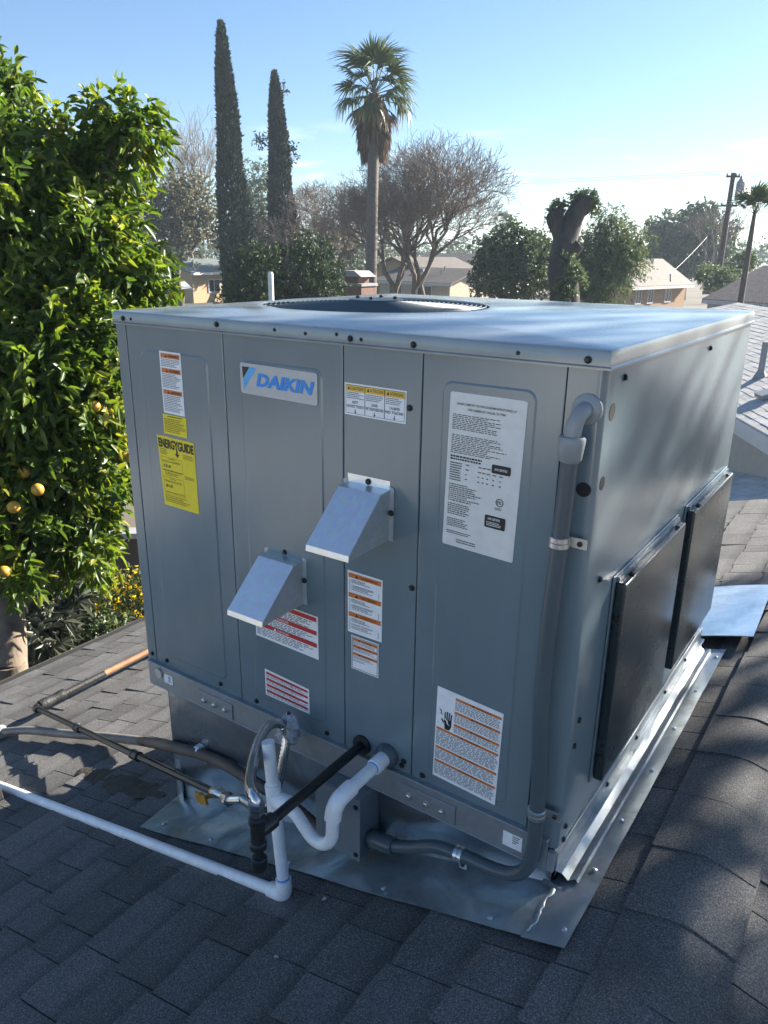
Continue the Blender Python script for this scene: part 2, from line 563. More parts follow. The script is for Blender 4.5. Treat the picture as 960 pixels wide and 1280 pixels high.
M['agave'] = leaf_mat('grey_leaf', [(0.0, (0.07, 0.09, 0.07)), (0.6, (0.14, 0.16, 0.12)), (1.0, (0.24, 0.25, 0.18))], trans=0.15, rough=0.5)
M['petal'] = leaf_mat('yellow_petal', [(0.0, (0.85, 0.58, 0.01)), (1.0, (0.9, 0.74, 0.03))], trans=0.35, rough=0.6)
M['orange_fruit'] = paint('citrus_fruit', (0.55, 0.3, 0.04), rough=0.4, var=0.12, nscale=30, bump=0.1, bscale=200)
M['dirt'] = paint('dry_ground', (0.14, 0.115, 0.085), rough=0.95, var=0.35, nscale=0.25, bump=0.4, bscale=2)
M['street'] = paint('asphalt', (0.055, 0.055, 0.056), rough=0.9, var=0.2, nscale=0.6)
M['hill'] = paint('hill', (0.12, 0.14, 0.15), rough=1.0, var=0.2, nscale=0.01)
M['wood_pole'] = paint('wood_pole', (0.07, 0.05, 0.038), rough=0.9, var=0.25, nscale=4)
M['pole_grey'] = paint('transformer_grey', (0.25, 0.26, 0.27), rough=0.5)
M['wire'] = flat_mat('wire', (0.03, 0.03, 0.032), 0.6)
M['sealant'] = paint('sealant', (0.045, 0.037, 0.027), rough=0.7, var=0.4, nscale=25, bump=0.6, bscale=80)
M['tarp'] = paint('pale_tarp', (0.6, 0.62, 0.6), rough=0.6, var=0.1)

M['pale_wall'] = paint('stucco_pale', (0.68, 0.64, 0.56), rough=0.9, var=0.05)
M['concrete'] = paint('concrete', (0.5, 0.48, 0.44), rough=0.9, var=0.12, nscale=1.2)
M['tan_shingle'] = shingle_mat('tan_shingle', [(0.3, (0.07, 0.055, 0.045)), (0.5, (0.105, 0.085, 0.07)), (0.7, (0.14, 0.115, 0.095))], var=0.1, gscale=14)
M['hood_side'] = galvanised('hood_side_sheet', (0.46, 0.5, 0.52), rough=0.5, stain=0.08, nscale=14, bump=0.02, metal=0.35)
M['flake'] = flat_mat('pale_flake', (0.4, 0.4, 0.4), 0.8)
M['curb'] = galvanised('curb_sheet', (0.36, 0.4, 0.43), rough=0.28, stain=0.4, nscale=4.0, metal=0.85, bump=0.5)

# ------------------------------------------------------------------ ground
GZ = -4.6
g = MB()
n = 24
for i in range(n):
    for j in range(n):
        pass
xs = [-1300, -600, -120, -40, -12, 0, 12, 40, 120, 600, 1300]
V = [(x, y, GZ) for x in xs for y in xs]
k = len(xs)
g.add(V, [(i * k + j, (i + 1) * k + j, (i + 1) * k + j + 1, i * k + j + 1) for i in range(k - 1) for j in range(k - 1)])
tag(g.build('ground', M['dirt']), kind='structure')
st = MB()
st.add([(-200, 46, GZ + .004), (200, 46, GZ + .004), (200, 54, GZ + .004), (-200, 54, GZ + .004)], [(0, 1, 2, 3)])
tag(st.build('road', M['street']), kind='structure')

dw = MB()  # unseen pale concrete, added to mirror in the left panels and bounce sunlight
dw.add([(-14, -30, GZ + .006), (-3.2, -30, GZ + .006), (-3.2, -1.5, GZ + .006), (-14, -1.5, GZ + .006)], [(0, 1, 2, 3)])
tag(dw.build('bounce_slab', M['concrete']), kind='structure')
# ------------------------------------------------------------------ own roof
S = 0.294
TH = math.atan(S)
RX, RZ = 1.485, -1.0404           # ridge
EAVE_X = -2.13
Y0, Y1 = -7.0, 3.42


def roof_z(x):
    return RZ - S * abs(x - RX)


def R_at(px, py, h=0.0):
    d = ray(px, py)
    nv = np.array([-S, 0, 1.0])
    c = RZ - S * RX + h
    return CAM + (c - nv @ CAM) / (nv @ d) * d


house = empty('house', (RX, 0, GZ), 'house whose dark shingle roof carries the grey air conditioner', 'house')
w = MB()
for x0, x1, y0, y1 in ((-1.7, -1.55, -6.5, 3.1), (4.52, 4.67, -6.5, 3.1), (-1.55, 4.52, -6.5, -6.35), (-1.55, 4.52, 2.95, 3.1)):
    w.box(x0, x1, y0, y1, GZ, -2.05)
w.build('wall', M['beige'], house)
for y in (-6.5, 2.95):
    gb = MB()
    gb.extrude([(-1.55, y, -2.05), (4.52, y, -2.05), (RX, y, -1.15)], (0, .15, 0))
    gb.build('gable_wall', M['beige'], house)
ct, sn = math.cos(TH), math.sin(TH)
slopes = []
for side in (-1, 1):
    d = MB()
    ex = RX + side * 3.615
    nv = np.array([side * sn, 0, ct])
    a0, a1 = np.array([RX, Y0, RZ]), np.array([RX, Y1, RZ])
    b0, b1 = np.array([ex, Y0, roof_z(ex)]), np.array([ex, Y1, roof_z(ex)])
    top = -0.0065 * nv
    bot = -0.06 * nv
    v = [a0 + top, a1 + top, b1 + top, b0 + top, a0 + bot, a1 + bot, b1 + bot, b0 + bot]
    d.add(v, [(0, 1, 2, 3), (4, 7, 6, 5), (0, 4, 5, 1), (1, 5, 6, 2), (2, 6, 7, 3), (3, 7, 4, 0)])
    slopes.append(d.build('roof_slope', M['felt'], house))
fa = MB()
fa.box(EAVE_X - .03, EAVE_X + .0, Y0, Y1, roof_z(EAVE_X) - .17, roof_z(EAVE_X) - .02)
fa.build('fascia', M['wall_dark'], house)

EXPO = 0.145
sil = [(141, 389), (450, 368), (942, 391), (905, 600), (860, 805), (690, 1095), (240, 1000), (190, 840)]


def inside(px, py, poly):
    c = False
    j = len(poly) - 1
    for i in range(len(poly)):
        (xi, yi), (xj, yj) = poly[i], poly[j]
        if (yi > py) != (yj > py) and px < (xj - xi) * (py - yi) / (yj - yi) + xi:
            c = not c
        j = i
    return c


def shingle_local(w, t, seed):
    """a tab lying in local x (down slope) / y (across), z = 0 on the deck"""
    r = random.Random(seed)
    cut = r.uniform(-.012, .006)
    nx, ny = 2, 3
    v, f = [], []
    for i in range(nx + 1):
        for j in range(ny + 1):
            x = -0.03 + (EXPO + 0.03 + cut) * i / nx + (r.uniform(-.0035, .0035) if i == nx else 0)
            y = -w / 2 + w * j / ny + (r.uniform(-.001, .001))
            z = 0.0015 + t * (x + .03) / (EXPO + .03) + r.uniform(-.0006, .0009)
            v.append((x, y, z))
    q = ny + 1
    for i in range(nx):
        for j in range(ny):
            f.append((i * q + j, (i + 1) * q + j, (i + 1) * q + j + 1, i * q + j + 1))
    m0 = len(v)
    v += [(v[nx * q + j][0] - .001, v[nx * q + j][1], 0.0) for j in range(q)]
    for j in range(ny):
        f.append((nx * q + j, m0 + j, m0 + j + 1, nx * q + j + 1))
    m1 = len(v)
    v += [(v[i * q][0], v[i * q][1], 0.0) for i in range(nx + 1)]
    v += [(v[i * q + ny][0], v[i * q + ny][1], 0.0) for i in range(nx + 1)]
    for i in range(nx):
        f.append((i * q, m1 + i, m1 + i + 1, (i + 1) * q))
        f.append((i * q + ny, (i + 1) * q + ny, m1 + nx + 1 + i + 1, m1 + nx + 1 + i))
    return v, f


VAR = []
for i in range(10):
    t = [.0088, .004, .0078, .0086, .0036][i % 5]
    v, f = shingle_local(1.0, t, i)
    VAR.append((v, f))
var_mesh = []
for v, f in VAR:
    me = bpy.data.meshes.new('shingle')
    me.from_pydata(v, [], f)
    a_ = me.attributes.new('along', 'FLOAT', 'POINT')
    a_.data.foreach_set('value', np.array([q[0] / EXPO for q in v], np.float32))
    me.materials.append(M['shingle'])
    var_mesh.append(me)
rs = random.Random(3)
pieces = []
for side in (-1, 1):
    X = np.array([side * ct, 0, -sn])
    Z = np.array([side * sn, 0, ct])
    Yv = np.array([0, side * 1.0, 0])
    for c in range(25):
        y = Y0 - rs.uniform(0, .3)
        prev = 0
        while y < Y1 - .02:
            wd = rs.choice([.09, .11, .14, .16, .19, .22])
            if y < Y0:
                y = Y0
            wd = min(wd, Y1 - y)
            if Y1 - (y + wd) < .06:
                wd = Y1 - y
            o = np.array([RX, y + wd / 2, RZ]) + X * (c * EXPO + 0.045) - Z * 0.0065
            k = rs.randrange(10) if c > 1 or side == 1 else rs.choice([1, 4, 6, 9])
            pieces.append([side, o, wd - .0035, k, X, Yv, Z])
            y += wd
for pc in pieces:
    side, o, wd, k, X, Yv, Z = pc
    q = np.array([o + X * a + Yv * b for a, b in ((0, -wd / 2), (EXPO, -wd / 2), (EXPO, wd / 2), (0, wd / 2))])
    p = proj(q)
    cx, cy = p[:, 0].mean(), p[:, 1].mean()
    area = 0
    if (p[:, 2] > .2).all() and -20 < cx < 980 and 300 < cy < 1310 and side == -1:
        area = abs(sum(p[i, 0] * p[(i + 1) % 4, 1] - p[(i + 1) % 4, 0] * p[i, 1] for i in range(4))) / 2
        if inside(cx, cy, sil) or (0.1 < o[0] - .07 < 1.3 and -.1 < o[1] < 1.25):
            area = 0
    if side == 1 and (p[:, 2] > .2).all() and 0 < cx < 990 and 900 < cy < 1300 and o[0] < 2.2:
        area = abs(sum(p[i, 0] * p[(i + 1) % 4, 1] - p[(i + 1) % 4, 0] * p[i, 1] for i in range(4))) / 2 * .5
    pc.append(area)
order = sorted(range(len(pieces)), key=lambda i: -pieces[i][7])
single = set(i for i in order[:300] if pieces[i][7] > 15)
stuffV = {-1: [[], [], [], []], 1: [[], [], [], []]}
for i, (side, o, wd, k, X, Yv, Z, area) in enumerate(pieces):
    if i in single:
        ob = bpy.data.objects.new('shingle', var_mesh[k])
        link(ob)
        ob.parent = slopes[0 if side == -1 else 1]
        ob.location = Vector(o) - wloc(ob.parent)
        ob.rotation_euler = Matrix((X, Yv, Z)).transposed().to_euler()
        ob.scale = (1, wd, 1)
    else:
        v, f = VAR[k]
        A = np.array(v)
        W3 = o + A[:, 0:1] * X + A[:, 1:2] * wd * Yv + A[:, 2:3] * Z
        L = stuffV[side]
        off = sum(len(a) for a in L[0])
        L[0].append(W3)
        L[1].append(np.array(f) + off)
        L[2].append(np.full(len(A), rs.random()))
        L[3].append(A[:, 0] / EXPO)
for side, L in stuffV.items():
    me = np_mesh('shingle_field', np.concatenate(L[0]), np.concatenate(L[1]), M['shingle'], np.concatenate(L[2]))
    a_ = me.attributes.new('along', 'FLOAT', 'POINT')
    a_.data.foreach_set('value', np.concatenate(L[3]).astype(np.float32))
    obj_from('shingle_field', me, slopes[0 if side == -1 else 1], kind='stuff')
# ridge caps: bent shingles lapped towards the camera
cap_v, cap_f = [], []
nn = 8
for i in range(3):
    for j in range(nn + 1):
        u = -1 + 2 * j / nn
        hw = 0.103
        x = u * hw
        yy = 0.03 - (0.235) * i / 2
        z = -S * (math.sqrt(x * x + .022 ** 2) - .022) + .004 + .003 * (i / 2)
        cap_v.append((x, yy, z))
for i in range(2):
    for j in range(nn):
        cap_f.append((i * (nn + 1) + j, (i + 1) * (nn + 1) + j, (i + 1) * (nn + 1) + j + 1, i * (nn + 1) + j + 1))
m0 = len(cap_v)
cap_v += [(cap_v[2 * (nn + 1) + j][0], cap_v[2 * (nn + 1) + j][1], cap_v[2 * (nn + 1) + j][2] - .006) for j in range(nn + 1)]
for j in range(nn):
    cap_f.append((2 * (nn + 1) + j, m0 + j, m0 + j + 1, 2 * (nn + 1) + j + 1))
for ed in (0, nn):
    m1 = len(cap_v)
    cap_v += [(cap_v[i * (nn + 1) + ed][0] * 1.01, cap_v[i * (nn + 1) + ed][1], cap_v[i * (nn + 1) + ed][2] - .011) for i in range(3)]
    for i in range(2):
        cap_f.append((i * (nn + 1) + ed, (i + 1) * (nn + 1) + ed, m1 + i + 1, m1 + i))
cme = bpy.data.meshes.new('ridge_cap')
cme.from_pydata(cap_v, [], cap_f)
cme.materials.append(M['shingle'])
_a = cme.attributes.new('along', 'FLOAT', 'POINT')
_a.data.foreach_set('value', np.ones(len(cap_v), np.float32))
cme.shade_smooth()
cme.set_sharp_from_angle(angle=R(40))
ridge = empty('ridge_row', (RX, 0, RZ), parent=house)
yy = Y0 + .22
while yy < Y1:
    ob = bpy.data.objects.new('ridge_cap', cme)
    link(ob)
    ob.parent = ridge
    ob.location = (rs.uniform(-.004, .004), yy, rs.uniform(0, .002))
    ob.rotation_euler = (0, 0, rs.uniform(-.02, .02))
    yy += .2

# ------------------------------------------------------------------ curb and flashing
W_, D_ = 1.25, 1.2185
curb = empty('roof_curb', (W_ / 2, D_ / 2, roof_z(W_ / 2)), 'galvanised roof curb under the grey air conditioner', 'curb')


def curb_wall(pts, thick, name='curb_wall'):
    m = MB()
    (xa, ya), (xb, yb) = pts
    N = 14
    v, f = [], []
    L = math.hypot(xb - xa, yb - ya)
    nx, ny = (yb - ya) / L, -(xb - xa) / L
    for i in range(N + 1):
        for j in range(7):
            t, s = i / N, j / 6
            x, y = xa + (xb - xa) * t, ya + (yb - ya) * t
            zt, zb = -1.025, roof_z(x) - .02
            z = zt + (zb - zt) * s
            d = .012 * math.sin(3.3 * t * math.pi + 1) * math.sin(math.pi * s) + .01 * math.sin(5 * s + 2 * t)
            v.append((x + nx * d * .6, y + ny * d * .6, z))
    for i in range(N):
        for j in range(6):
            f.append((i * 7 + j, i * 7 + j + 1, (i + 1) * 7 + j + 1, (i + 1) * 7 + j))
    m.add(v, f)
    return m.build(name, M['curb'], curb, smooth=60)


curb_wall([(.055, .032), (1.228, .032)], .01)
curb_wall([(1.228, .032), (1.228, 1.19)], .01)
curb_wall([(.055, 1.19), (.055, .032)], .01)
curb_wall([(1.228, 1.19), (.055, 1.19)], .01)
cor = MB()
cor.box(.05, .075, .026, .03, roof_z(.06), -1.03)
cor.box(.0485, .0525, .026, .06, roof_z(.06), -1.03)
cor.build('corner_strip', M['galv_dull'], curb)

fl = empty('flashing', (.7, -.1, roof_z(.7)), 'weathered galvanised flashing sheet laid on the shingles around the curb', 'flashing')


def sheet(poly, h=.013, t=.0016, name='sheet', mat=None, parent=None, wob=.0015):
    """poly in plan, laid along the left slope"""
    m = MB()
    top = [(x, y, roof_z(x) + h + t + wob * math.sin(9 * x + 7 * y)) for x, y in poly]
    bot = [(x, y, z - t) for x, y, z in top]
    n = len(poly)
    m.add(top + bot, [tuple(range(n)), tuple(range(2 * n - 1, n - 1, -1))] + [(i, (i + 1) % n, n + (i + 1) % n, n + i) for i in range(n)])
    return m.build(name, mat or M['galv'], parent)


def grid_sheet(x0, x1, y0, y1, nx, ny, h, mat, name, parent, amp=.002, fun=None):
    m = MB()
    v, f = [], []
    for i in range(nx + 1):
        for j in range(ny + 1):
            x, y = x0 + (x1 - x0) * i / nx, y0 + (y1 - y0) * j / ny
            if fun:
                x, y = fun(x, y, i / nx, j / ny)
            v.append((x, y, roof_z(x) + h + amp * math.sin(13 * x + 4 * y) * math.cos(21 * y - 5 * x)))
    q = ny + 1
    f = [(i * q + j, (i + 1) * q + j, (i + 1) * q + j + 1, i * q + j + 1) for i in range(nx) for j in range(ny)]
    n0 = len(v)
    v += [(a, b, c - .002) for a, b, c in v]
    f += [tuple(n0 + i for i in reversed(t)) for t in f]
    rim = [i * q for i in range(nx + 1)] + [nx * q + j for j in range(1, q)] + [i * q + ny for i in range(nx - 1, -1, -1)] + [j for j in range(ny - 1, 0, -1)]
    f += [(rim[i], rim[i - 1], n0 + rim[i - 1], n0 + rim[i]) for i in range(len(rim))]
    m.add(v, f)
    return m.build(name, mat, parent, smooth=40)


# front apron, running a little wild at the left tip
grid_sheet(.05, 1.245, -.117, .05, 40, 8, .0085, M['galv_dull'], 'front_apron', fl, .003,
           lambda x, y, u, v: (x + (.0 if u > .12 else (v) * -.02), y + .0))
# right apron
grid_sheet(1.235, 1.322, -.122, 1.268, 6, 40, .0095, M['galv'], 'side_apron', fl, .0025)
# folded upstand along the right side of the curb
up = MB()
for i in range(30):
    ya, yb = .05 + 1.2 * i / 30, .05 + 1.2 * (i + 1) / 30
    prof = [(1.283, .011), (1.279, .0185), (1.274, .019), (1.262, .0125), (1.2295, .047)]
    v = []
    for y in (ya, yb):
        for x, h in prof:
            v.append((x, y, roof_z(x) + h + .0015 * math.sin(9 * y)))
    k = len(prof)
    up.add(v, [(j, j + 1, k + j + 1, k + j) for j in range(k - 1)])
up.build('folded_edge', M['galv'], fl, smooth=35)
se = MB()   # soldered seam at the near corner
pth = [(1.243 + random.uniform(-.004, .004), .02 - .13 * i / 14, roof_z(1.24) + .0115 + random.uniform(0, .002)) for i in range(15)]
se.tube(pth, [.003 + random.uniform(0, .0025) for _ in pth], 6, flat=.3)
pth = [(1.215 + .05 * i / 8, .03 + random.uniform(-.004, .004), roof_z(1.23) + .0125) for i in range(9)]
se.tube(pth, [.006 + random.uniform(0, .004) for _ in pth], 6, flat=.4)
se.build('solder_seam', M['galv_dull'], fl, smooth=80)
nail = MB()
nail.tube([(0, 0, 0), (0, 0, .003), (0, 0, .005)], [.006, .0055, .002], 8)
nme, _ = nail.mesh('nail_head', M['zinc'], origin=(0, 0, 0))
for x, y in ((1.305, -.08), (1.3, .1), (1.298, .28), (1.302, .5), (1.3, .72), (1.303, .95), (1.306, 1.2), (1.16, -.1), (.9, -.1), (.62, -.102), (.33, -.095), (.12, -.085)):
    obj_from('nail_head', nme, fl, (x, y, roof_z(x) + .0105))

# loose bright offcut of sheet metal behind, one end lifted
sm = MB()
v, f = [], []
for i in range(7):
    for j in range(9):
        x, y = 1.175 + .215 * i / 6 - .02 * j / 8, 1.315 + .55 * j / 8
        v.append((x, y, roof_z(x) + .018 + .016 * (1 - j / 8) + .006 * math.sin(2.4 * i / 6)))
f = [(i * 9 + j, (i + 1) * 9 + j, (i + 1) * 9 + j + 1, i * 9 + j + 1) for i in range(6) for j in range(8)]
n0 = len(v)
v += [(a, b, c - .003) for a, b, c in v]
f += [tuple(n0 + i for i in reversed(t)) for t in f]
rim = [i * 9 for i in range(7)] + [54 + j for j in range(1, 9)] + [i * 9 + 8 for i in range(5, -1, -1)] + [j for j in range(7, 0, -1)]
f += [(rim[i], rim[i - 1], n0 + rim[i - 1], n0 + rim[i]) for i in range(len(rim))]
sm.add(v, f)
tag(sm.build('metal_sheet', M['slab'], smooth=40), 'bright flat sheet of new metal lying on the shingles behind the unit', 'metal sheet')

# ------------------------------------------------------------------ the packaged air conditioner
H_, LH = 1.0378, 0.0324
ac = empty('air_conditioner', (W_ / 2, D_ / 2, -H_), 'big grey rooftop air conditioner with blue brand plate, yellow label and two vent hoods', 'air conditioner')
FY = 0.003                       # front skin
XR = W_ - 0.004                  # right skin


def rounded(x0, x1, z0, z1, r, n=6):
    pts = []
    for cx, cz, a0 in ((x1 - r, z1 - r, 0), (x0 + r, z1 - r, 90), (x0 + r, z0 + r, 180), (x1 - r, z0 + r, 270)):
        for i in range(n + 1):
            a = R(a0 + 90 * i / n)
            pts.append((cx + r * math.cos(a), cz + r * math.sin(a)))
    return pts


def front_panel(x0, x1, z0, z1, emb=None):
    m = MB()
    m.box(x0, x1, FY, FY + .02, z0, z1)
    o = m.build('front_panel', M['cabinet'], ac, bevel=.002)
    if emb:
        e = MB()
        ex0, ex1, ez0, ez1 = emb
        a, b = rounded(ex0, ex1, ez0, ez1, .022), rounded(ex0 + .005, ex1 - .005, ez0 + .005, ez1 - .005, .018)
        n = len(a)
        e.add([(x, FY + .0008, z) for x, z in a] + [(x, FY - .0022, z) for x, z in b],
              [(i, (i + 1) % n, n + (i + 1) % n, n + i) for i in range(n)] + [tuple(range(n, 2 * n))])
        e.build('embossed_field', M['cabinet'], o, smooth=14)
    return o


PZ0, PZ1 = -.968, -LH + .004
front_panel(.0445, .3760, PZ0, PZ1, (.091, .326, -.93, -.087))
front_panel(.3785, .7125, PZ0, PZ1, (.427, .662, -.93, -.083))
front_panel(.7150, .8985, PZ0, PZ1)
front_panel(.9010, 1.1785, PZ0, PZ1, (.943, 1.132, -.935, -.076))
b = MB()
b.box(.03, 1.2, FY + .012, FY + .03, PZ0, PZ1)
b.build('inner_liner', M['seam'], ac)
# corner posts
c = MB()
c.box(.006, .0425, FY - .0005, FY + .03, PZ0, PZ1)
c.box(.0055, .0085, FY + .03, .05, PZ0, PZ1)
c.build('corner_post', M['cabinet'], ac, bevel=.002)
# near corner: a post with a big rounded edge
c = MB()
r = .016
prof = [(1.181, FY - .0005), (XR - r, FY - .0005)]
for i in range(1, 9):
    a = R(-90 + 90 * i / 8)
    prof.append((XR - r + r * math.cos(a), FY - .0005 + r + r * math.sin(a)))
prof += [(XR, .045), (XR - .012, .045), (XR - .012, .02), (1.181, .02)]
c.extrude([(x, y, PZ0 - .02) for x, y in prof], (0, 0, PZ1 - PZ0 + .02))
c.build('corner_post', M['cabinet'], ac, smooth=40)
# right, back and left skins
s = MB()
s.box(XR - .012, XR - .0006, .0455, D_ - .004, PZ0 - .02, PZ1)
s.build('side_panel', M['cabinet'], ac, bevel=.0015)
s = MB()
s.box(.006, .018, .0505, D_ - .004, PZ0, PZ1)
s.build('side_panel', M['cabinet'], ac, bevel=.0015)
s = MB()
s.box(.019, XR - .0125, D_ - .016, D_ - .004, PZ0, PZ1)
s.build('back_panel', M['cabinet'], ac, bevel=.0015)

# lid with the round fan opening
FC, FR = (.350, .632), .322
lid = MB()
bd, NA = [], 144
angs = sorted(set([2 * math.pi * i / NA for i in range(NA)]))


def rect_hit(a, x0, x1, y0, y1, r=.012):
    dx, dy = math.cos(a), math.sin(a)
    t = 1e9
    if dx > 1e-9: t = min(t, (x1 - FC[0]) / dx)
    if dx < -1e-9: t = min(t, (x0 - FC[0]) / dx)
    if dy > 1e-9: t = min(t, (y1 - FC[1]) / dy)
    if dy < -1e-9: t = min(t, (y0 - FC[1]) / dy)
    return (FC[0] + t * dx, FC[1] + t * dy)


for cx in (0, W_):
    for cy in (0, D_):
        angs.append(math.atan2(cy - FC[1], cx - FC[0]) % (2 * math.pi))
angs = sorted(angs)
NA = len(angs)
rings = []


def ring_c(rad, z):
    rings.append([(FC[0] + rad * math.cos(a), FC[1] + rad * math.sin(a), z) for a in angs])


def ring_r(ins, z):
    rings.append([(*rect_hit(a, ins, W_ - ins, ins, D_ - ins), z) for a in angs])


ring_c(FR - .004, -.11)
ring_c(FR - .004, -.006)
ring_c(FR, .001)
ring_c(FR + .006, .002)
ring_c(FR + .02, -.001)
ring_r(.007, 0.0)
ring_r(.002, -.0018)
ring_r(0.0, -.0065)
ring_r(0.0, -LH + .006)
ring_r(-.004, -LH + .0035)
ring_r(-.004, -LH)
ring_r(.004, -LH)
v = [q for rg in rings for q in rg]
f = [(i * NA + k, i * NA + (k + 1) % NA, (i + 1) * NA + (k + 1) % NA, (i + 1) * NA + k) for i in range(len(rings) - 1) for k in range(NA)]
lid.add(v, f)
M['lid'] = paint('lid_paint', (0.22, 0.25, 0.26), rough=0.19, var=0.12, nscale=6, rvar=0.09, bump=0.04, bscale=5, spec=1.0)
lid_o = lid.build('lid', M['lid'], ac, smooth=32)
# fan guard: wire rings on radial wires, centre plate, blades below
fan = empty('fan_guard', (FC[0], FC[1], 0), parent=ac)
gw = MB()
for i in range(19):
    rr = .075 + (FR - .01 - .075) * i / 18
    z = .012 - .010 * (i / 18) ** 2
    gw.tube([(FC[0] + rr * math.cos(2 * math.pi * k / 56), FC[1] + rr * math.sin(2 * math.pi * k / 56), z) for k in range(57)], .0021, 5, caps=False)
gw.build('wire_ring', M['conduit'], fan, smooth=60)
for k in range(10):
    a = 2 * math.pi * k / 10
    rw = MB()
    rw.tube([(FC[0] + q * math.cos(a), FC[1] + q * math.sin(a), .0085 - .010 * ((q - .07) / .25) ** 2) for q in (.06, .14, .22, .29, FR + .006)], .0026, 6)
    rw.build('radial_wire', M['conduit'], fan, smooth=60)
cp = MB()
cp.tube([(FC[0], FC[1], .0135), (FC[0], FC[1], .0165), (FC[0], FC[1], .018)], [.078, .078, .07], 28)
cp.build('centre_plate', M['conduit'], fan, smooth=40)
bolt = MB()
bolt.tube([(0, 0, 0), (0, 0, .006), (0, 0, .008)], [.006, .006, .004], 6)
bme, _ = bolt.mesh('bolt', M['screw'], origin=(0, 0, 0))
for a in (20, 110, 200, 290):
    obj_from('bolt', bme, fan, (FC[0] + .055 * math.cos(R(a)), FC[1] + .055 * math.sin(R(a)), .017))
fb = empty('fan', (FC[0], FC[1], -.08), parent=ac)
hub = MB()
hub.tube([(FC[0], FC[1], -.12), (FC[0], FC[1], -.05), (FC[0], FC[1], -.04)], [.06, .06, .05], 20)
hub.build('hub', M['seam'], fb, smooth=40)
for k in range(3):
    a0 = R(15 + 120 * k)
    bl = MB()
    v = []
    for i in range(7):
        for j in range(5):
            q = .05 + (.3 - .05) * i / 6
            a = a0 + (j / 4 - .5) * R(58 + 20 * i / 6)
            z = -.085 + .05 * (j / 4 - .5)
            v.append((FC[0] + q * math.cos(a), FC[1] + q * math.sin(a), z))
    bl.add(v, [(i * 5 + j, (i + 1) * 5 + j, (i + 1) * 5 + j + 1, i * 5 + j + 1) for i in range(6) for j in range(4)])
    bl.build('fan_blade', M['conduit'], fb, smooth=60)
fd = MB()
fd.tube([(FC[0], FC[1], -.5), (FC[0], FC[1], -.49)], [.34, .34], 32)
fd.build('fan_well_floor', M['seam'], ac)

# base rails
ra = MB()
ra.add([(.016, -.008, -.964), (1.2315, -.008, -.964), (1.2315, .02, -.962), (.016, .02, -.962)], [(0, 1, 2, 3)])
for z0, z1, y in ((-1.036, -.964, -.008),):
    ra.box(.016, 1.2315, y, y + .003, z0, z1)
    ra.box(.016, 1.2315, y, y + .03, z0 - .0035, z0 - .0005)
ra.box(.016, 1.2315, -.0115, -.0005, -.968, -.963)
ra.build('base_rail', M['rail'], ac, bevel=.001, seg=1)
ra = MB()
ra.box(1.2465, 1.2495, .004, 1.212, -1.036, -.992)
ra.box(1.2465, 1.262, .004, 1.212, -1.039, -1.0365)
ra.build('base_rail', M['galv'], ac, bevel=.001, seg=1)


cr_ = MB()
cr_.box(1.2322, 1.2462, -.0075, .0035, -1.036, -.99)
cr_.build('rail_corner', M['rail'], ac)


def screw_mesh(name, m, r=.006, h=.0045):
    s = MB()
    s.tube([(0, 0, 0), (0, -.0012, 0), (0, -.0014, 0), (0, -h, 0), (0, -h - .001, 0)], [r * 1.35, r * 1.35, r, r * .95, r * .6], 8)
    me, _ = s.mesh(name, m, origin=(0, 0, 0))
    return me


SC = screw_mesh('screw', M['screw'], .005, .004)
SCZ = screw_mesh('bolt', M['zinc'], .0065, .006)


def screw(pos, face='front', parent=None, me=None, name='screw'):
    o = obj_from(name, me or SC, parent or ac, pos)
    if face == 'right':
        o.rotation_euler = (0, 0, R(90))
    return o


for x, z in ((.041, -.018), (.365, -.013), (.88, -.019), (1.213, -.018), (.734, -.018)):
    screw((x, -.0002, z), parent=lid_o)
SCS = screw_mesh('screw_small', M['screw'], .0028, .002)
for x, z in ((.07, -.018), (.536, -.014), (.70, -.012), (.62, -.016), (1.09, -.017), (.76, -.018)):
    screw((x, -.0002, z), parent=lid_o, me=SCS)
for x, z in ((.889, -.508), (.873, -.138), (.026, -.945), (.087, -.947), (.30, -.946), (.43, -.949), (.66, -.951), (.88, -.935), (.875, -.948), (.93, -.95)):
    screw((x, FY - .001, z))
for y, z in ((.095, -.054), (.724, -.061), (.082, -.424), (.041, -.762), (.042, -.954), (.037, -.984), (.055, -.711)):
    screw((XR + .0004, y, z), 'right')
for y in (.3, .52, .78, 1.0):
    screw((1.2496, y, -1.018), 'right')
# round plugged holes on the side and one on the near post
for y, z, r in ((.047, -.106, .015), (.036, -.228, .0125)):
    h = MB()
    h.tube([(XR - .003, y, z), (XR + .0006, y, z)], r, 24)
    h.build('knockout', M['rubber'], ac)
h = MB()
h.tube([(1.226, FY + .003, -.235), (1.226, FY - .0008, -.235)], .013, 24)
h.build('knockout', M['seam'], ac)

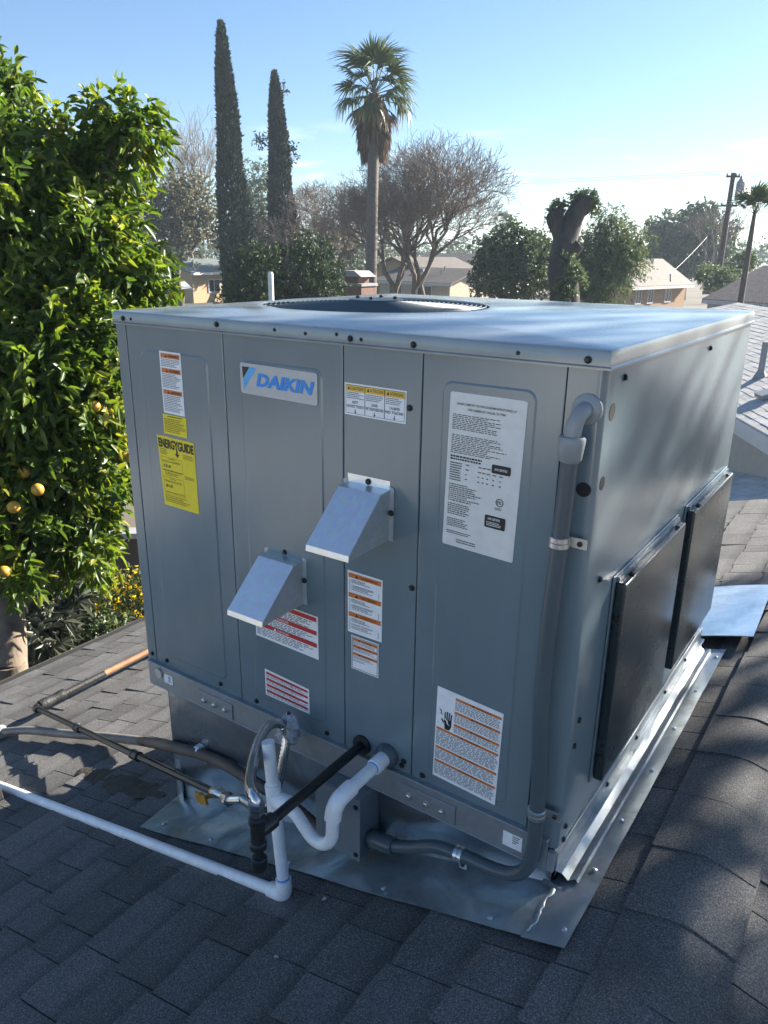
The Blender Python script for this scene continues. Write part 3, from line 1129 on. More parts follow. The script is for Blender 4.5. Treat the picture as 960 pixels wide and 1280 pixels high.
# splice plates with bolts and the little rail tag
for x0, x1, xs_ in ((.222, .352, (.248, .287, .326)), (.868, 1.022, (.905, .95, .99))):
    p_ = MB()
    p_.box(x0, x1, -.0115, -.0085, -1.033, -.984)
    po = p_.build('splice_plate', M['rail'], ac, bevel=.001, seg=1)
    for x in xs_:
        screw((x, -.012, -1.008), parent=po, me=SCZ, name='bolt')
p_ = MB()
p_.tube([(.062, -.0082, -.99), (.062, -.013, -.99)], .015, 20)
p_.build('lifting_hole_plug', M['galv_dull'], ac, smooth=40)
for x0, x1, z0, z1 in ((.083, .118, -1.012, -.984), (1.135, 1.178, -1.02, -.985)):
    p_ = MB()
    p_.box(x0, x1, -.0095, -.0083, z0, z1)
    po = p_.build('rail_tag', M['white'], ac)
    q = MB()
    w_ = x1 - x0
    for i in range(4):
        q.box(x0 + w_ * .5, x0 + w_ * .5 + w_ * random.uniform(.2, .4), -.0102, -.0096, z1 - .006 - .005 * i, z1 - .004 - .005 * i)
    q.build('print', M['print'], po)

# vent hoods
for hx, hz in ((.725, -.291), (.491, -.501)):
    root = empty('vent_hood', (hx + .053, 0, hz - .06), parent=ac)
    x0, x1 = hx, hx + .106
    y_ = FY - .001
    t = .0015
    top = MB()
    prof = [(y_, hz), (y_, hz - .018), (-.030, hz - .021), (-.135, hz - .117), (-.137, hz - .129)]
    v = []
    for x in (x0, x1):
        for y, z in prof:
            v.append((x, y, z))
        for y, z in prof:
            v.append((x, y + t, z - t))
    k = len(prof)
    f = []
    for j in range(k - 1):
        f += [(j, j + 1, 2 * k + j + 1, 2 * k + j), (k + j, 3 * k + j, 3 * k + j + 1, k + j + 1), (j, k + j, k + j + 1, j + 1), (2 * k + j, 2 * k + j + 1, 3 * k + j + 1, 3 * k + j)]
    f += [(0, 2 * k, 3 * k, k), (k - 1, 2 * k - 1, 4 * k - 1, 3 * k - 1)]
    top.add(v, f)
    # a side flange makes the top sheet a little shorter than the flange strip
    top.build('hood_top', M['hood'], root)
    for sx, s_ in ((x0 + .002, -1), (x1 - .002, 1)):
        sd = MB()
        poly = [(sx, y_, hz - .020), (sx, -.029, hz - .0225), (sx, -.1335, hz - .118), (sx, -.1335, hz - .128), (sx, y_, hz - .126)]
        sd.extrude(poly, (s_ * t, 0, 0))
        sd.extrude([(sx + s_ * t, y_, hz - .010), (sx + s_ * (t + .011), y_, hz - .014), (sx + s_ * (t + .011), y_, hz - .126), (sx + s_ * t, y_, hz - .126)], (0, -t, 0))
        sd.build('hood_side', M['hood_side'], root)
    screw((hx + .053, y_ - .001, hz - .010), parent=root)
    screw((x1 + .006, y_ - .003, hz - .065), parent=root)
    screw((x0 - .006, y_ - .003, hz - .065), parent=root)

# dark glossy covers on the right side
for y0, y1, z0, z1 in ((.173, .632, -.922, -.457), (.714, 1.178, -.910, -.456)):
    m = MB()
    m.box(XR, XR + .004, y0 - .008, y1 + .003, z0 - .006, z1 + .008)
    fo = m.build('cover_frame', M['cabinet'], ac, bevel=.001, seg=1)
    m = MB()
    m.box(XR + .0045, XR + .0255, y0, y1 - .004, z0, z1 - .006)
    co = m.build('access_cover', M['cover'], ac, bevel=.006, seg=3, smooth=40)
    tl = MB()
    tl.box(XR + .0045, XR + .010, y0 + .006, y1 - .004, z1 - .0055, z1 + .004)
    tl.build('top_lip', M['cabinet'], co)
    for y in (y0 + .06, y1 - .06):
        o = screw((XR + .018, y, z1 - .0045), parent=co)
        o.rotation_euler = (R(-90), 0, 0)
    for z in (z1 - .08, z0 + .06):
        o = screw((XR + .014, y0 - .001, z), parent=co)

# ------------------------------------------------------------------ stickers and plates
_tc = {}


def text2d(s, bold=0.0, shear=0.0):
    key = (s, bold, shear)
    if key in _tc: return _tc[key]
    cu = bpy.data.curves.new('txt', 'FONT')
    cu.body = s
    cu.offset = bold
    cu.shear = shear
    cu.resolution_u = 3
    cu.fill_mode = 'FRONT'
    o = bpy.data.objects.new('txt', cu)
    link(o)
    bpy.context.view_layer.update()
    dg = bpy.context.evaluated_depsgraph_get()
    me = o.evaluated_get(dg).to_mesh()
    V = np.array([tuple(v.co)[:2] for v in me.vertices])
    F = [tuple(p.vertices) for p in me.polygons]
    o.evaluated_get(dg).to_mesh_clear()
    bpy.data.objects.remove(o)
    bpy.data.curves.remove(cu)
    lo, hi = V.min(0), V.max(0)
    asp = (hi[0] - lo[0]) / (hi[1] - lo[1])
    V = (V - lo) / (hi - lo)
    _tc[key] = (V, F, asp)
    return _tc[key]


class Sticker:
    def __init__(self, name, corners, m, y=FY - .0032, parent=None, label=None, rnd=None):
        self.c = [np.array(q, float) for q in corners]     # TL TR BR BL in x,z
        self.y = y
        s = MB()
        if rnd:
            poly = rounded(0, 1, 0, 1, .5, 5)
            (w, h) = np.linalg.norm(self.c[1] - self.c[0]), np.linalg.norm(self.c[3] - self.c[0])
            poly = [(a / w, 1 - b / h) for a, b in rounded(0, w, 0, h, rnd, 5)]
        else:
            poly = [(0, 0), (1, 0), (1, 1), (0, 1)]
        s.extrude([self.p(u, v, 0) for u, v in poly], (0, .0006, 0))
        self.o = s.build(name, m, parent or ac)
        if label: self.o['label'] = label
        self.layers = {}

    def p(self, u, v, up=.0005):
        a = self.c[0] * (1 - u) + self.c[1] * u
        b = self.c[3] * (1 - u) + self.c[2] * u
        q = a * (1 - v) + b * v
        return (q[0], self.y - up, q[1])

    def layer(self, name, m):
        key = (name, m)
        if key not in self.layers: self.layers[key] = MB()
        return self.layers[key]

    def rect(self, u0, v0, u1, v1, m, name='bar', up=.0005):
        if name == 'bar':
            self.nb = getattr(self, 'nb', 0) + 1
            name = 'bar', self.nb
        self.layer(name, m).quad(self.p(u0, v0, up), self.p(u1, v0, up), self.p(u1, v1, up), self.p(u0, v1, up))

    def frame(self, u0, v0, u1, v1, m, t=.006, name='rule'):
        w = np.linalg.norm(self.c[1] - self.c[0])
        h = np.linalg.norm(self.c[3] - self.c[0])
        tu, tv = t * .15 / w, t * .15 / h
        self.rect(u0, v0, u1, v0 + tv, m, name)
        self.rect(u0, v1 - tv, u1, v1, m, name)
        self.rect(u0, v0 + tv, u0 + tu, v1 - tv, m, name)
        self.rect(u1 - tu, v0 + tv, u1, v1 - tv, m, name)

    def poly(self, pts, m, name='mark', up=.0005):
        if name in ('badge', 'warning_triangle', 'arrow'):
            self.nb = getattr(self, 'nb', 0) + 1
            name = name, self.nb
        self.layer(name, m).quad(*[self.p(u, v, up) for u, v in pts])

    def text(self, s, u0, v0, u1, v1, m, bold=0.0, shear=0.0, up=.001, name='lettering'):
        V, F, _ = text2d(s, bold, shear)
        self.nb = getattr(self, 'nb', 0) + 1
        name = name, self.nb
        self.layer(name, m).add([self.p(u0 + (u1 - u0) * a, v1 - (v1 - v0) * b, up) for a, b in V], F)

    def fine(self, u0, v0, u1, v1, n, m, dens=.62, seed=0, name='fine_print', ragged=.3, fill=.5, up=.0005):
        r = random.Random(seed)
        lh = (v1 - v0) / n
        for i in range(n):
            u = u0
            end = u1 - (u1 - u0) * r.uniform(0, ragged)
            while u < end:
                wl = (u1 - u0) * r.uniform(.03, .1)
                e = min(u + wl, end)
                self.rect(u, v0 + i * lh, e, v0 + i * lh + lh * fill, m, name, up)
                u = e + (u1 - u0) * .018

    def done(self):
        for (name, m), b in self.layers.items():
            if isinstance(name, tuple):
                name = name[0]
            b.build(name, m, self.o, kind='stuff' if name in ('fine_print', 'badge_print', 'rule', 'hand_sign', 'listing_mark') else None)
        return self.o


def tri(s, u, v, du, dv, m=None):
    s.poly([(u, v + dv), (u + du / 2, v), (u + du, v + dv)], m or M['ink'], 'warning_triangle', .0009)


# white three-bar label
s = Sticker('warning_label', [(.164, -.0855), (.2385, -.0865), (.2385, -.236), (.164, -.2345)], M['white'])
for v0, t in ((.03, 'WARNING'), (.265, 'AVERTISSEMENT'), (.61, 'ADVERTENCIA')):
    s.rect(.06, v0, .95, v0 + .075, M['orange'])
    tri(s, .25, v0 + .015, .11, .045)
    s.text(t, .42, v0 + .02, .9, v0 + .058, M['seam'], .01)
s.fine(.06, .12, .95, .25, 5, M['print'], seed=1)
s.fine(.06, .355, .95, .59, 9, M['print'], seed=2)
s.fine(.06, .7, .95, .97, 10, M['print'], seed=3)
s.done()
s = Sticker('notice_label', [(.1585, -.238), (.2415, -.2385), (.2415, -.2885), (.159, -.2865)], M['yellow'])
s.fine(.2, .06, .85, .16, 1, M['ink'], seed=4, ragged=.05)
s.fine(.06, .2, .95, .92, 8, M['olive'], seed=5, fill=.55)
s.done()
s = Sticker('energy_label', [(.130, -.2935), (.2635, -.297), (.265, -.477), (.1385, -.4755)], M['yellow'])
s.text('ENERGYGUIDE', .03, .035, .98, .165, M['ink'], .035)
s.poly([(.5, .16), (.54, .16), (.54, .215), (.585, .215), (.52, .265), (.455, .215), (.5, .215)], M['ink'], 'arrow')
s.fine(.05, .18, .3, .27, 4, M['olive'], seed=6)
s.fine(.68, .2, .96, .27, 3, M['olive'], seed=7)
s.text('Cooling', .25, .3, .42, .325, M['ink'])
s.text('Efficiency Rating (SEER2)', .1, .335, .58, .37, M['ink'])
s.text('13.4', .12, .395, .3, .44, M['ink'], .02)
s.frame(.06, .29, .64, .49, M['olive'])
s.rect(.08, .475, .62, .482, M['ink'], 'rule', .0007)
s.fine(.12, .505, .6, .56, 3, M['olive'], seed=8)
s.text('Heating', .25, .585, .42, .61, M['ink'])
s.text('Efficiency Rating (AFUE)', .1, .62, .58, .655, M['ink'])
s.text('81.0', .12, .68, .3, .725, M['ink'], .02)
s.frame(.06, .575, .64, .82, M['olive'])
s.rect(.08, .79, .62, .797, M['ink'], 'rule', .0007)
s.fine(.68, .5, .97, .55, 3, M['olive'], seed=9)
s.fine(.05, .84, .8, .95, 4, M['olive'], seed=10)
s.done()
# brand plate
s = Sticker('brand_plate', [(.431, -.0895), (.650, -.0935), (.6495, -.1605), (.4315, -.1565)], M['silver'], rnd=.006, y=FY - .004, label='silver brand plate with blue lettering')
s.text('DAIKIN', .215, .27, .965, .70, M['blue'], .045, .22)
s.poly([(.03, .12), (.13, .12), (.035, .52)], M['ink'], 'emblem_dark')
s.poly([(.135, .12), (.225, .12), (.04, .88), (.037, .55)], M['sky_blue'], 'emblem_light')
s.done()
# caution strip
s = Sticker('caution_label', [(.718, -.1045), (.866, -.1065), (.8655, -.1705), (.718, -.1685)], M['white'], y=FY - .001)
for i, (t, a, b_) in enumerate((('CAUTION', 'HOT', 'DO NOT TOUCH'), ('ATTENTION', 'CHAUD', 'NE TOUCHEZ PAS'), ('ATENCION', 'CALIENTE', 'NO TOCAR'))):
    u0, u1 = .02 + .32 * i, .02 + .32 * (i + 1)
    s.rect(u0, .05, u1, .25, M['amber'])
    tri(s, u0 + .035, .09, .04, .11)
    s.text(t, u0 + .09, .1, u1 - .03, .2, M['ink'])
    s.fine(u0 + .02, .28, u1 - .02, .5, 4, M['print'], seed=20 + i)
    s.text(a, u0 + .11 - .03 * (i == 2), .54, u1 - .11 + .03 * (i == 2), .63, M['ink'], .012)
    s.text(b_, u0 + .02, .67, u1 - .02, .76, M['ink'], .012)
    s.poly([(u0 + .155, .8), (u0 + .165, .8), (u0 + .165, .88), (u0 + .178, .88), (u0 + .16, .94), (u0 + .142, .88), (u0 + .155, .88)], M['ink'], 'arrow')
    s.frame(u0, .05, u1, .95, M['print'], .006)
s.done()
# red striped labels
s = Sticker('hazard_label', [(.442, -.645), (.6395, -.648), (.640, -.7585), (.442, -.7545)], M['white'])
for v0 in (.03, .34, .63):
    s.rect(.02, v0, .98, v0 + .1, M['red'])
    tri(s, .3, v0 + .015, .05, .07, M['white'])
    s.text('DANGER', .37, v0 + .025, .55, v0 + .078, M['white'])
    s.fine(.02, v0 + .125, .98, v0 + .32, 5, M['print'], seed=int(v0 * 100))
s.done()
s = Sticker('hazard_label', [(.466, -.841), (.6085, -.849), (.609, -.9175), (.466, -.9145)], M['white'])
for i, v0 in enumerate((.08, .31, .54, .77)):
    s.rect(.03, v0, .97, v0 + .09, M['red'])
    tri(s, .38, v0 + .01, .05, .07)
    s.text('WARNING', .45, v0 + .02, .66, v0 + .07, M['ink'])
    s.fine(.03, v0 + .115, .97, v0 + .21, 2, M['print'], seed=40 + i)
s.done()
# orange notices on the plain panel
s = Sticker('warning_label', [(.724, -.5095), (.816, -.511), (.8155, -.6575), (.724, -.6575)], M['white'], y=FY - .001)
for v0, t, a, b_ in ((.03, 'WARNING', 'GAS INLET', 'CONDENSATE DRAIN'), (.345, 'AVERTISSEMENT', 'ENTREE DE GAZ', 'DRAINAGE DE CONDENSAT'), (.66, 'ADVERTENCIA', 'ENTRADA DE GAS', 'DRENAJE DE CONDENSADOS')):
    s.rect(.03, v0, .97, v0 + .075, M['orange'])
    tri(s, .22, v0 + .012, .1, .05)
    s.text(t, .38, v0 + .02, .85, v0 + .058, M['seam'])
    s.text(a, .12, v0 + .095, .52, v0 + .13, M['ink'])
    s.fine(.12, v0 + .14, .7, v0 + .165, 1, M['print'], seed=51)
    s.text(b_, .12, v0 + .185, .75, v0 + .22, M['ink'])
    s.fine(.12, v0 + .23, .8, v0 + .28, 2, M['print'], seed=52)
    s.rect(.06, v0 + .1, .075, v0 + .29, M['print'], 'rule')
    s.rect(.9, v0 + .2, .912, v0 + .3, M['print'], 'rule')
s.done()
s = Sticker('warning_label', [(.7335, -.664), (.8075, -.6645), (.808, -.7485), (.7345, -.7475)], M['white'], y=FY - .001)
s.frame(.03, .03, .97, .97, M['ink'], .008)
for i, v0 in enumerate((.06, .26, .49)):
    s.rect(.06, v0, .95, v0 + .075, M['orange'])
    tri(s, .25, v0 + .01, .1, .05)
    s.text('WARNING', .4, v0 + .02, .75, v0 + .055, M['seam'])
    s.fine(.06, v0 + .095, .95, v0 + .185, 3, M['print'], seed=60 + i)
s.fine(.06, .7, .55, .76, 2, M['print'], seed=63)
s.done()
# big warning sheet with the shocked-hand sign
s = Sticker('warning_label', [(.9605, -.711), (1.1125, -.7205), (1.1075, -.9425), (.9565, -.9335)], M['white'])
for i, (u0, v0, t) in enumerate(((.29, .045, 'WARNING'), (.29, .19, 'WARNING'), (.29, .325, 'WARNING'), (.02, .435, 'AVERTISSEMENT'), (.02, .645, 'ADVERTENCIA'), (.02, .80, 'ADVERTENCIA'))):
    s.rect(u0, v0, .98, v0 + .026, M['orange'])
    um = (u0 + .98) / 2
    tri(s, um - .1, v0 + .002, .05, .021)
    s.text(t, um - .03, v0 + .006, um + .2, v0 + .021, M['seam'])
    v1 = (.185, .32, .43, .64, .795, .975)[i]
    s.fine(u0, v0 + .034, .98, v1 - .006, max(3, int((v1 - v0 - .04) / .0145)), M['print'], seed=70 + i, ragged=.06)
ink = M['ink']
s.poly([(.13, .33), (.25, .31), (.25, .38), (.22, .425), (.15, .43)], ink, 'hand_sign')
for k in range(4):
    u = .135 + .03 * k
    s.poly([(u, .325), (u + .022, .322), (u + .02 + .004 * k, .225 + .012 * abs(k - 1.4)), (u + .002 + .004 * k, .225 + .012 * abs(k - 1.4))], ink, 'hand_sign')
s.poly([(.13, .35), (.13, .375), (.085, .335), (.1, .318)], ink, 'hand_sign')
s.poly([(.06, .225), (.095, .245), (.085, .26), (.12, .29), (.07, .27), (.082, .252), (.055, .24)], ink, 'spark_sign')
s.poly([(.12, .3), (.2, .33), (.19, .345), (.23, .375), (.17, .355), (.18, .342)], M['white'], 'spark_sign', .0012)
s.done()
# rating plate
s = Sticker('rating_plate', [(.9625, -.0955), (1.1150, -.0970), (1.1075, -.3985), (.9575, -.3925)], M['plate'], rnd=.004, label='pale rating plate full of small print')
s.text('DAIKIN COMFORT TECHNOLOGIES MANUFACTURING, L.P.', .1, .062, .88, .078, M['ink'], .006)
s.text('19001 KERMIER RD. WALLER, TX 77484', .25, .092, .74, .108, M['ink'], .006)
s.fine(.05, .135, .74, .235, 9, M['ink'], seed=80, ragged=.35, fill=.42)
s.fine(.05, .262, .8, .385, 11, M['ink'], seed=81, ragged=.35, fill=.42)
s.fine(.05, .395, .5, .43, 2, M['ink'], seed=82, ragged=.2, fill=.6)
for k in range(8):
    s.fine(.05, .44 + .0155 * k, .22, .449 + .0155 * k, 1, M['ink'], seed=90 + k, ragged=.2, fill=.8)
    if k % 2 == 0:
        for u in (.27, .44, .5, .56, .64, .73):
            s.fine(u, .44 + .0155 * k, u + .05, .449 + .0155 * k, 1, M['ink'], seed=100 + k, ragged=.6, fill=.8)
s.fine(.05, .58, .5, .7, 9, M['ink'], seed=110, ragged=.45, fill=.45)
s.fine(.05, .71, .48, .79, 6, M['ink'], seed=111, ragged=.4, fill=.45)
s.fine(.05, .81, .38, .87, 5, M['ink'], seed=112, ragged=.4, fill=.45)
s.fine(.05, .895, .4, .92, 2, M['ink'], seed=113, ragged=.2, fill=.45)
s.fine(.2, .945, .48, .975, 2, M['ink'], seed=114, ragged=.1, fill=.45)
s.text('AHRI CERTIFIED', .66, .425, .83, .44, M['plate'], .02, up=.0016)
s.poly([(.63, .405), (.86, .405), (.87, .412), (.87, .452), (.86, .46), (.63, .46), (.62, .452), (.62, .412)], M['ink'], 'badge', .0008)
s.text('AHRI CERTIFIED', .62, .742, .79, .758, M['plate'], .02, up=.0016)
s.poly([(.59, .73), (.85, .73), (.86, .737), (.86, .803), (.85, .81), (.59, .81), (.58, .803), (.58, .737)], M['ink'], 'badge', .0008)
s.fine(.61, .77, .84, .8, 3, M['plate'], seed=115, up=.0016, name='badge_print')
a_, n_ = [], 20
for k in range(n_):
    t0, t1 = 2 * math.pi * k / n_, 2 * math.pi * (k + 1) / n_
    s.poly([(.76 + .052 * math.cos(t0), .638 + .026 * math.sin(t0)), (.76 + .052 * math.cos(t1), .638 + .026 * math.sin(t1)), (.76 + .042 * math.cos(t1), .638 + .021 * math.sin(t1)), (.76 + .042 * math.cos(t0), .638 + .021 * math.sin(t0))], M['ink'], 'listing_mark')
s.text('ETL', .73, .628, .79, .648, M['ink'], .02)
s.fine(.7, .672, .82, .69, 2, M['ink'], seed=116)
s.done()

# grommets
gm = MB()
gm.tube([(.765, FY + .003, -.939), (.765, FY - .006, -.939), (.765, FY - .007, -.939)], [.024, .024, .018], 24)
gm.build('grommet', M['rubber'], ac, smooth=40)
gm = MB()
gm.tube([(.837, FY + .003, -.936), (.837, FY - .010, -.936), (.837, FY - .020, -.936)], [.029, .029, .022], 24)
gm.build('drain_boss', M['conduit'], ac, smooth=40)

# ------------------------------------------------------------------ pipes and conduits
def corr(path, r, amp, step, taper=0):
    """corrugated hose: resample the path and alternate the radius"""
    P = [np.asarray(p, float) for p in path]
    d = [0]
    for a, b in zip(P[:-1], P[1:]):
        d.append(d[-1] + np.linalg.norm(b - a))
    n = int(d[-1] / step)
    out, rad = [], []
    for i in range(n + 1):
        s = d[-1] * i / n
        j = max(k for k in range(len(d)) if d[k] <= s + 1e-9)
        j = min(j, len(P) - 2)
        t = (s - d[j]) / max(d[j + 1] - d[j], 1e-9)
        out.append(P[j] * (1 - t) + P[j + 1] * t)
        rad.append(r + (amp if i % 2 else -amp))
    return out, rad


def strap(c, axis, out, r, parent, m=None, ear=.03):
    """one-hole pipe strap: a band with an ear and its screw"""
    c, axis, out = [np.asarray(q, float) for q in (c, axis, out)]
    axis = axis / np.linalg.norm(axis)
    side = np.cross(axis, out)
    side /= np.linalg.norm(side)
    root = empty('strap', c, parent=parent)
    b = MB()
    for s_ in (-.005, .005):
        b.tube([c + axis * (s_ - .0055), c + axis * (s_ - .004), c + axis * (s_ + .004), c + axis * (s_ + .0055)], [r + .001, r + .003, r + .003, r + .001], 20)
    e = c + side * (r + ear * .5) - out * (r - .003)
    b.obox(e, side, axis, out, ear * .5, .009, .0015)
    b.build('band', M['zinc'], root, smooth=40)
    s = MB()
    q = c + side * (r + ear * .62) - out * (r - .0045)
    s.tube([q, q + out * .003, q + out * .004], [.005, .005, .003], 8)
    s.build('screw', M['screw'], root)
    return root


# --- grey electrical conduit down the near post
cd = empty('conduit', (1.2, -.025, -1.05), 'grey plastic electrical conduit running down the near corner post', 'conduit')
rc = .0148
el = MB()
el.tube([(1.219, FY + .002, -.098), (1.219, FY - .004, -.098), (1.219, FY - .008, -.098)], [.026, .026, .021], 24)
el.build('entry_flange', M['fitting'], cd, smooth=40)
el = MB()
el.tube(catmull([(1.2185, .0, -.098), (1.2165, -.016, -.101), (1.2115, -.026, -.118), (1.2085, -.028, -.148)], 6), .0140, 16)
el.build('elbow', M['fitting'], cd, smooth=50)
el = MB()
el.tube([(1.209, -.027, -.139), (1.209, -.027, -.142), (1.2085, -.027, -.150), (1.2078, -.027, -.176), (1.2075, -.027, -.182)], [.020, .0225, .0225, .0205, .017], 24)
el.build('coupling', M['fitting'], cd, smooth=40)
pipe_pts = [(1.2078, -.027, -.172), (1.2062, -.027, -.272), (1.2035, -.027, -.36), (1.2, -.027, -.44), (1.198, -.027, -.56), (1.1985, -.027, -.67), (1.206, -.027, -.80),
            (1.2095, -.027, -.90), (1.2085, -.027, -.985), (1.199, -.027, -1.032), (1.172, -.027, -1.064), (1.125, -.025, -1.079), (1.055, -.023, -1.085), (.985, -.022, -1.098), (.92, -.022, -1.135), (.865, -.022, -1.158), (.80, -.022, -1.165)]
el = MB()
el.tube(catmull(pipe_pts, 6), rc, 18)
el.build('pipe', M['conduit'], cd, smooth=60)
el = MB()
el.tube([(.875, -.022, -1.156), (.87, -.022, -1.157), (.815, -.022, -1.165), (.81, -.022, -1.165)], [.018, .0215, .0215, .0195], 20)
el.build('coupling', M['conduit'], cd, smooth=40)
strap((1.2032, -.027, -.325), (0.02, 0, 1), (0, -1, 0), rc, cd)
strap((1.2085, -.027, -.893), (0.0, 0, 1), (0, -1, 0), rc, cd)
strap((1.045, -.023, -1.087), (1, 0, .1), (0, -1, 0), rc, cd)

# --- grey junction box beneath the rail
jb = empty('junction_box', (.735, -.02, -1.22), 'grey metal junction box hanging under the base rail beside the white trap', 'junction box')
b = MB()
b.box(.672, .80, -.052, .024, -1.215, -1.042)
b.build('box', M['jbox'], jb, bevel=.003)
b = MB()
b.box(.67, .802, -.0565, -.0525, -1.217, -1.044)
lid_b = b.build('cover', M['jbox'], jb, bevel=.0015)
for z in (-1.065, -1.2):
    o = obj_from('screw', SC, lid_b, (.79, -.0565, z))
b = MB()
b.tube([(.737 + .02 * math.cos(2 * math.pi * k / 24), -.0567, -1.12 + .02 * math.sin(2 * math.pi * k / 24)) for k in range(25)], .0008, 5, caps=False)
b.build('knockout_ring', M['fitting'], jb)

# --- white condensate line with its trap
pv = empty('drain_pipe', (.68, -.186, roof_z(.68)), 'white plastic condensate pipe with a trap, running left across the shingles', 'pipe')
rp = .0142
b = MB()
b.tube([(.837, -.012, -.936), (.837, -.055, -.936)], [rp * 1.28, rp * 1.28], 20)
b.build('coupling', M['pvc'], pv, bevel=.0015, smooth=40)
b = MB()
b.tube([(.837, -.03, -.936), (.837, -.163, -.936)], rp, 18)
b.build('pipe', M['pvc'], pv, smooth=60)
b = MB()
b.tube(catmull([(.837, -.135, -.936), (.837, -.152, -.936), (.8355, -.176, -.941), (.832, -.187, -.958), (.828, -.188, -.984)], 6), rp * 1.3, 20)
b.build('elbow', M['pvc'], pv, smooth=50)
b = MB()
b.tube(catmull([(.828, -.188, -.975), (.826, -.187, -1.005), (.823, -.186, -1.035), (.812, -.185, -1.058), (.79, -.184, -1.071), (.763, -.183, -1.068), (.742, -.183, -1.05), (.722, -.183, -1.031), (.70, -.184, -1.022), (.665, -.186, -1.023)], 6), rp, 18)
b.build('trap_bend', M['pvc'], pv, smooth=60)
ptop, pbot = np.array([.634, -.172, -.885]), np.array([.684, -.190, -1.258])
dv = (pbot - ptop) / np.linalg.norm(pbot - ptop)
b = MB()
b.tube([ptop, pbot], rp, 18)
b.build('standpipe', M['pvc'], pv, smooth=60)
jt = ptop + dv * .138
b = MB()
b.tube([jt - dv * .035, jt + dv * .035], rp * 1.28, 20)
b.tube([jt, jt + np.array([.045, 0, .004])], rp * 1.28, 20)
b.build('tee', M['pvc'], pv, bevel=.0012, smooth=40)
e0 = pbot
eh = R_at(0, 982, .024) - R_at(355, 1118, .024)
eh /= np.linalg.norm(eh)
b = MB()
b.tube(catmull([e0 - dv * .03, e0 - dv * .008, e0 + dv * .012 + eh * .008, e0 + dv * .014 + eh * .03, e0 + dv * .012 + eh * .05], 6), rp * 1.3, 20)
b.build('elbow', M['pvc'], pv, smooth=50)
b = MB()
h0 = e0 + dv * .013 + eh * .02
hp = [h0 + eh * q for q in (0, .5, 1.0, 1.5, 2.2, 2.9)]
hp = [p - np.array([0, 0, 0]) for p in hp]
b.tube(hp, rp, 18)
b.build('pipe', M['pvc'], pv, smooth=60)
ring = MB()
q = np.array([.837, -.056, -.936])
ring.tube([q, q + np.array([0, -.003, 0])], rp * 1.04, 18)
ring.build('primer_mark', M['blue'], pv)
ring = MB()
ring.tube([pbot - dv * .034, pbot - dv * .0305], rp * 1.03, 18)
ring.build('primer_mark', M['blue'], pv)
# rubber support block under the far end
sb = MB()
q = R_at(-20, 1005, .0)
a1 = np.array([ct, 0, sn])
a2 = np.array([0, 1.0, 0])
a3 = np.array([-sn, 0, ct])
sb.obox(q + a3 * .03, a1, a2, a3, .075, .04, .022)
tag(sb.build('pipe_support', M['rubber'], bevel=.006), 'black rubber block propping the white pipe at the left edge', 'pipe support')

# --- black iron gas line: from the panel to the tee with its drip leg
gl = empty('gas_drip_leg', (.765, -.345, -1.03), 'black iron gas stub with tee and drip leg in front of the panel', 'gas pipe')
b = MB()
b.tube([(.765, .004, -.939), (.765, -.315, -.939)], .0112, 18)
b.build('pipe', M['black'], gl, smooth=60)
b = MB()
b.tube([(.765, -.298, -.939), (.765, -.301, -.939), (.765, -.316, -.939), (.765, -.345, -.939)], [.0135, .017, .017, .014], 18)
b.tube([(.765, -.345, -.900), (.765, -.345, -.903), (.765, -.345, -.915), (.765, -.345, -.918), (.765, -.345, -.960), (.765, -.345, -.963), (.765, -.345, -.975), (.765, -.345, -.978)], [.014, .0172, .0172, .0145, .0145, .0172, .0172, .014], 18)
b.build('tee', M['iron'], gl, smooth=35)
b = MB()
b.tube([(.765, -.345, -.972), (.765, -.345, -1.005)], .0098, 16)
b.build('nipple', M['iron'], gl, smooth=60)
b = MB()
b.tube([(.765, -.345, -.998), (.765, -.345, -1.001), (.765, -.345, -1.012), (.765, -.345, -1.026), (.765, -.345, -1.03)], [.0125, .0165, .0165, .015, .011], 16)
b.build('end_cap', M['iron'], gl, smooth=35)
b = MB()
b.tube([(.765, -.345, -.903), (.765, -.345, -.886)], .0105, 14)
b.tube([(.765, -.345, -.893), (.765, -.345, -.882)], .0152, 6)
b.tube([(.765, -.345, -.879), (.765, -.345, -.866)], .0168, 6)
b.build('hex_fitting', M['steel'], gl, smooth=30)
# --- stainless flexible hose from the valve up over the rail to the tee
fx = empty('flexible_gas_hose', (.42, -.06, -1.24), 'corrugated steel gas hose looping up to the base rail and down to the tee', 'hose')
hose = catmull([(.415, -.055, -1.222), (.45, -.065, -1.212), (.50, -.085, -1.19), (.555, -.096, -1.148), (.583, -.095, -1.08), (.592, -.078, -.998), (.588, -.062, -.945), (.578, -.07, -.917),
                (.574, -.105, -.905), (.59, -.155, -.91), (.625, -.21, -.913), (.672, -.265, -.898), (.715, -.31, -.874), (.75, -.338, -.856), (.764, -.345, -.862), (.765, -.345, -.872)], 10)
hp_, hr_ = corr(hose, .0105, .0014, .005)
b = MB()
b.tube(hp_, hr_, 14)
b.build('hose', M['steel'], fx, smooth=80)
b = MB()
r_ = random.Random(5)
tp = np.array([.59, -.05, -.937])
for i in range(5):
    c0 = tp + np.array([r_.uniform(-.012, .012), r_.uniform(-.012, .004), r_.uniform(-.02, .02)])
    v = []
    for a in range(8):
        for e in range(5):
            th, ph = 2 * math.pi * a / 8, math.pi * (e + .5) / 5
            q = .022 + r_.uniform(-.006, .006)
            v.append(c0 + q * np.array([math.sin(ph) * math.cos(th), .7 * math.sin(ph) * math.sin(th), 1.2 * math.cos(ph)]))
    b.add(v, [(a * 5 + e, ((a + 1) % 8) * 5 + e, ((a + 1) % 8) * 5 + e + 1, a * 5 + e + 1) for a in range(8) for e in range(4)])
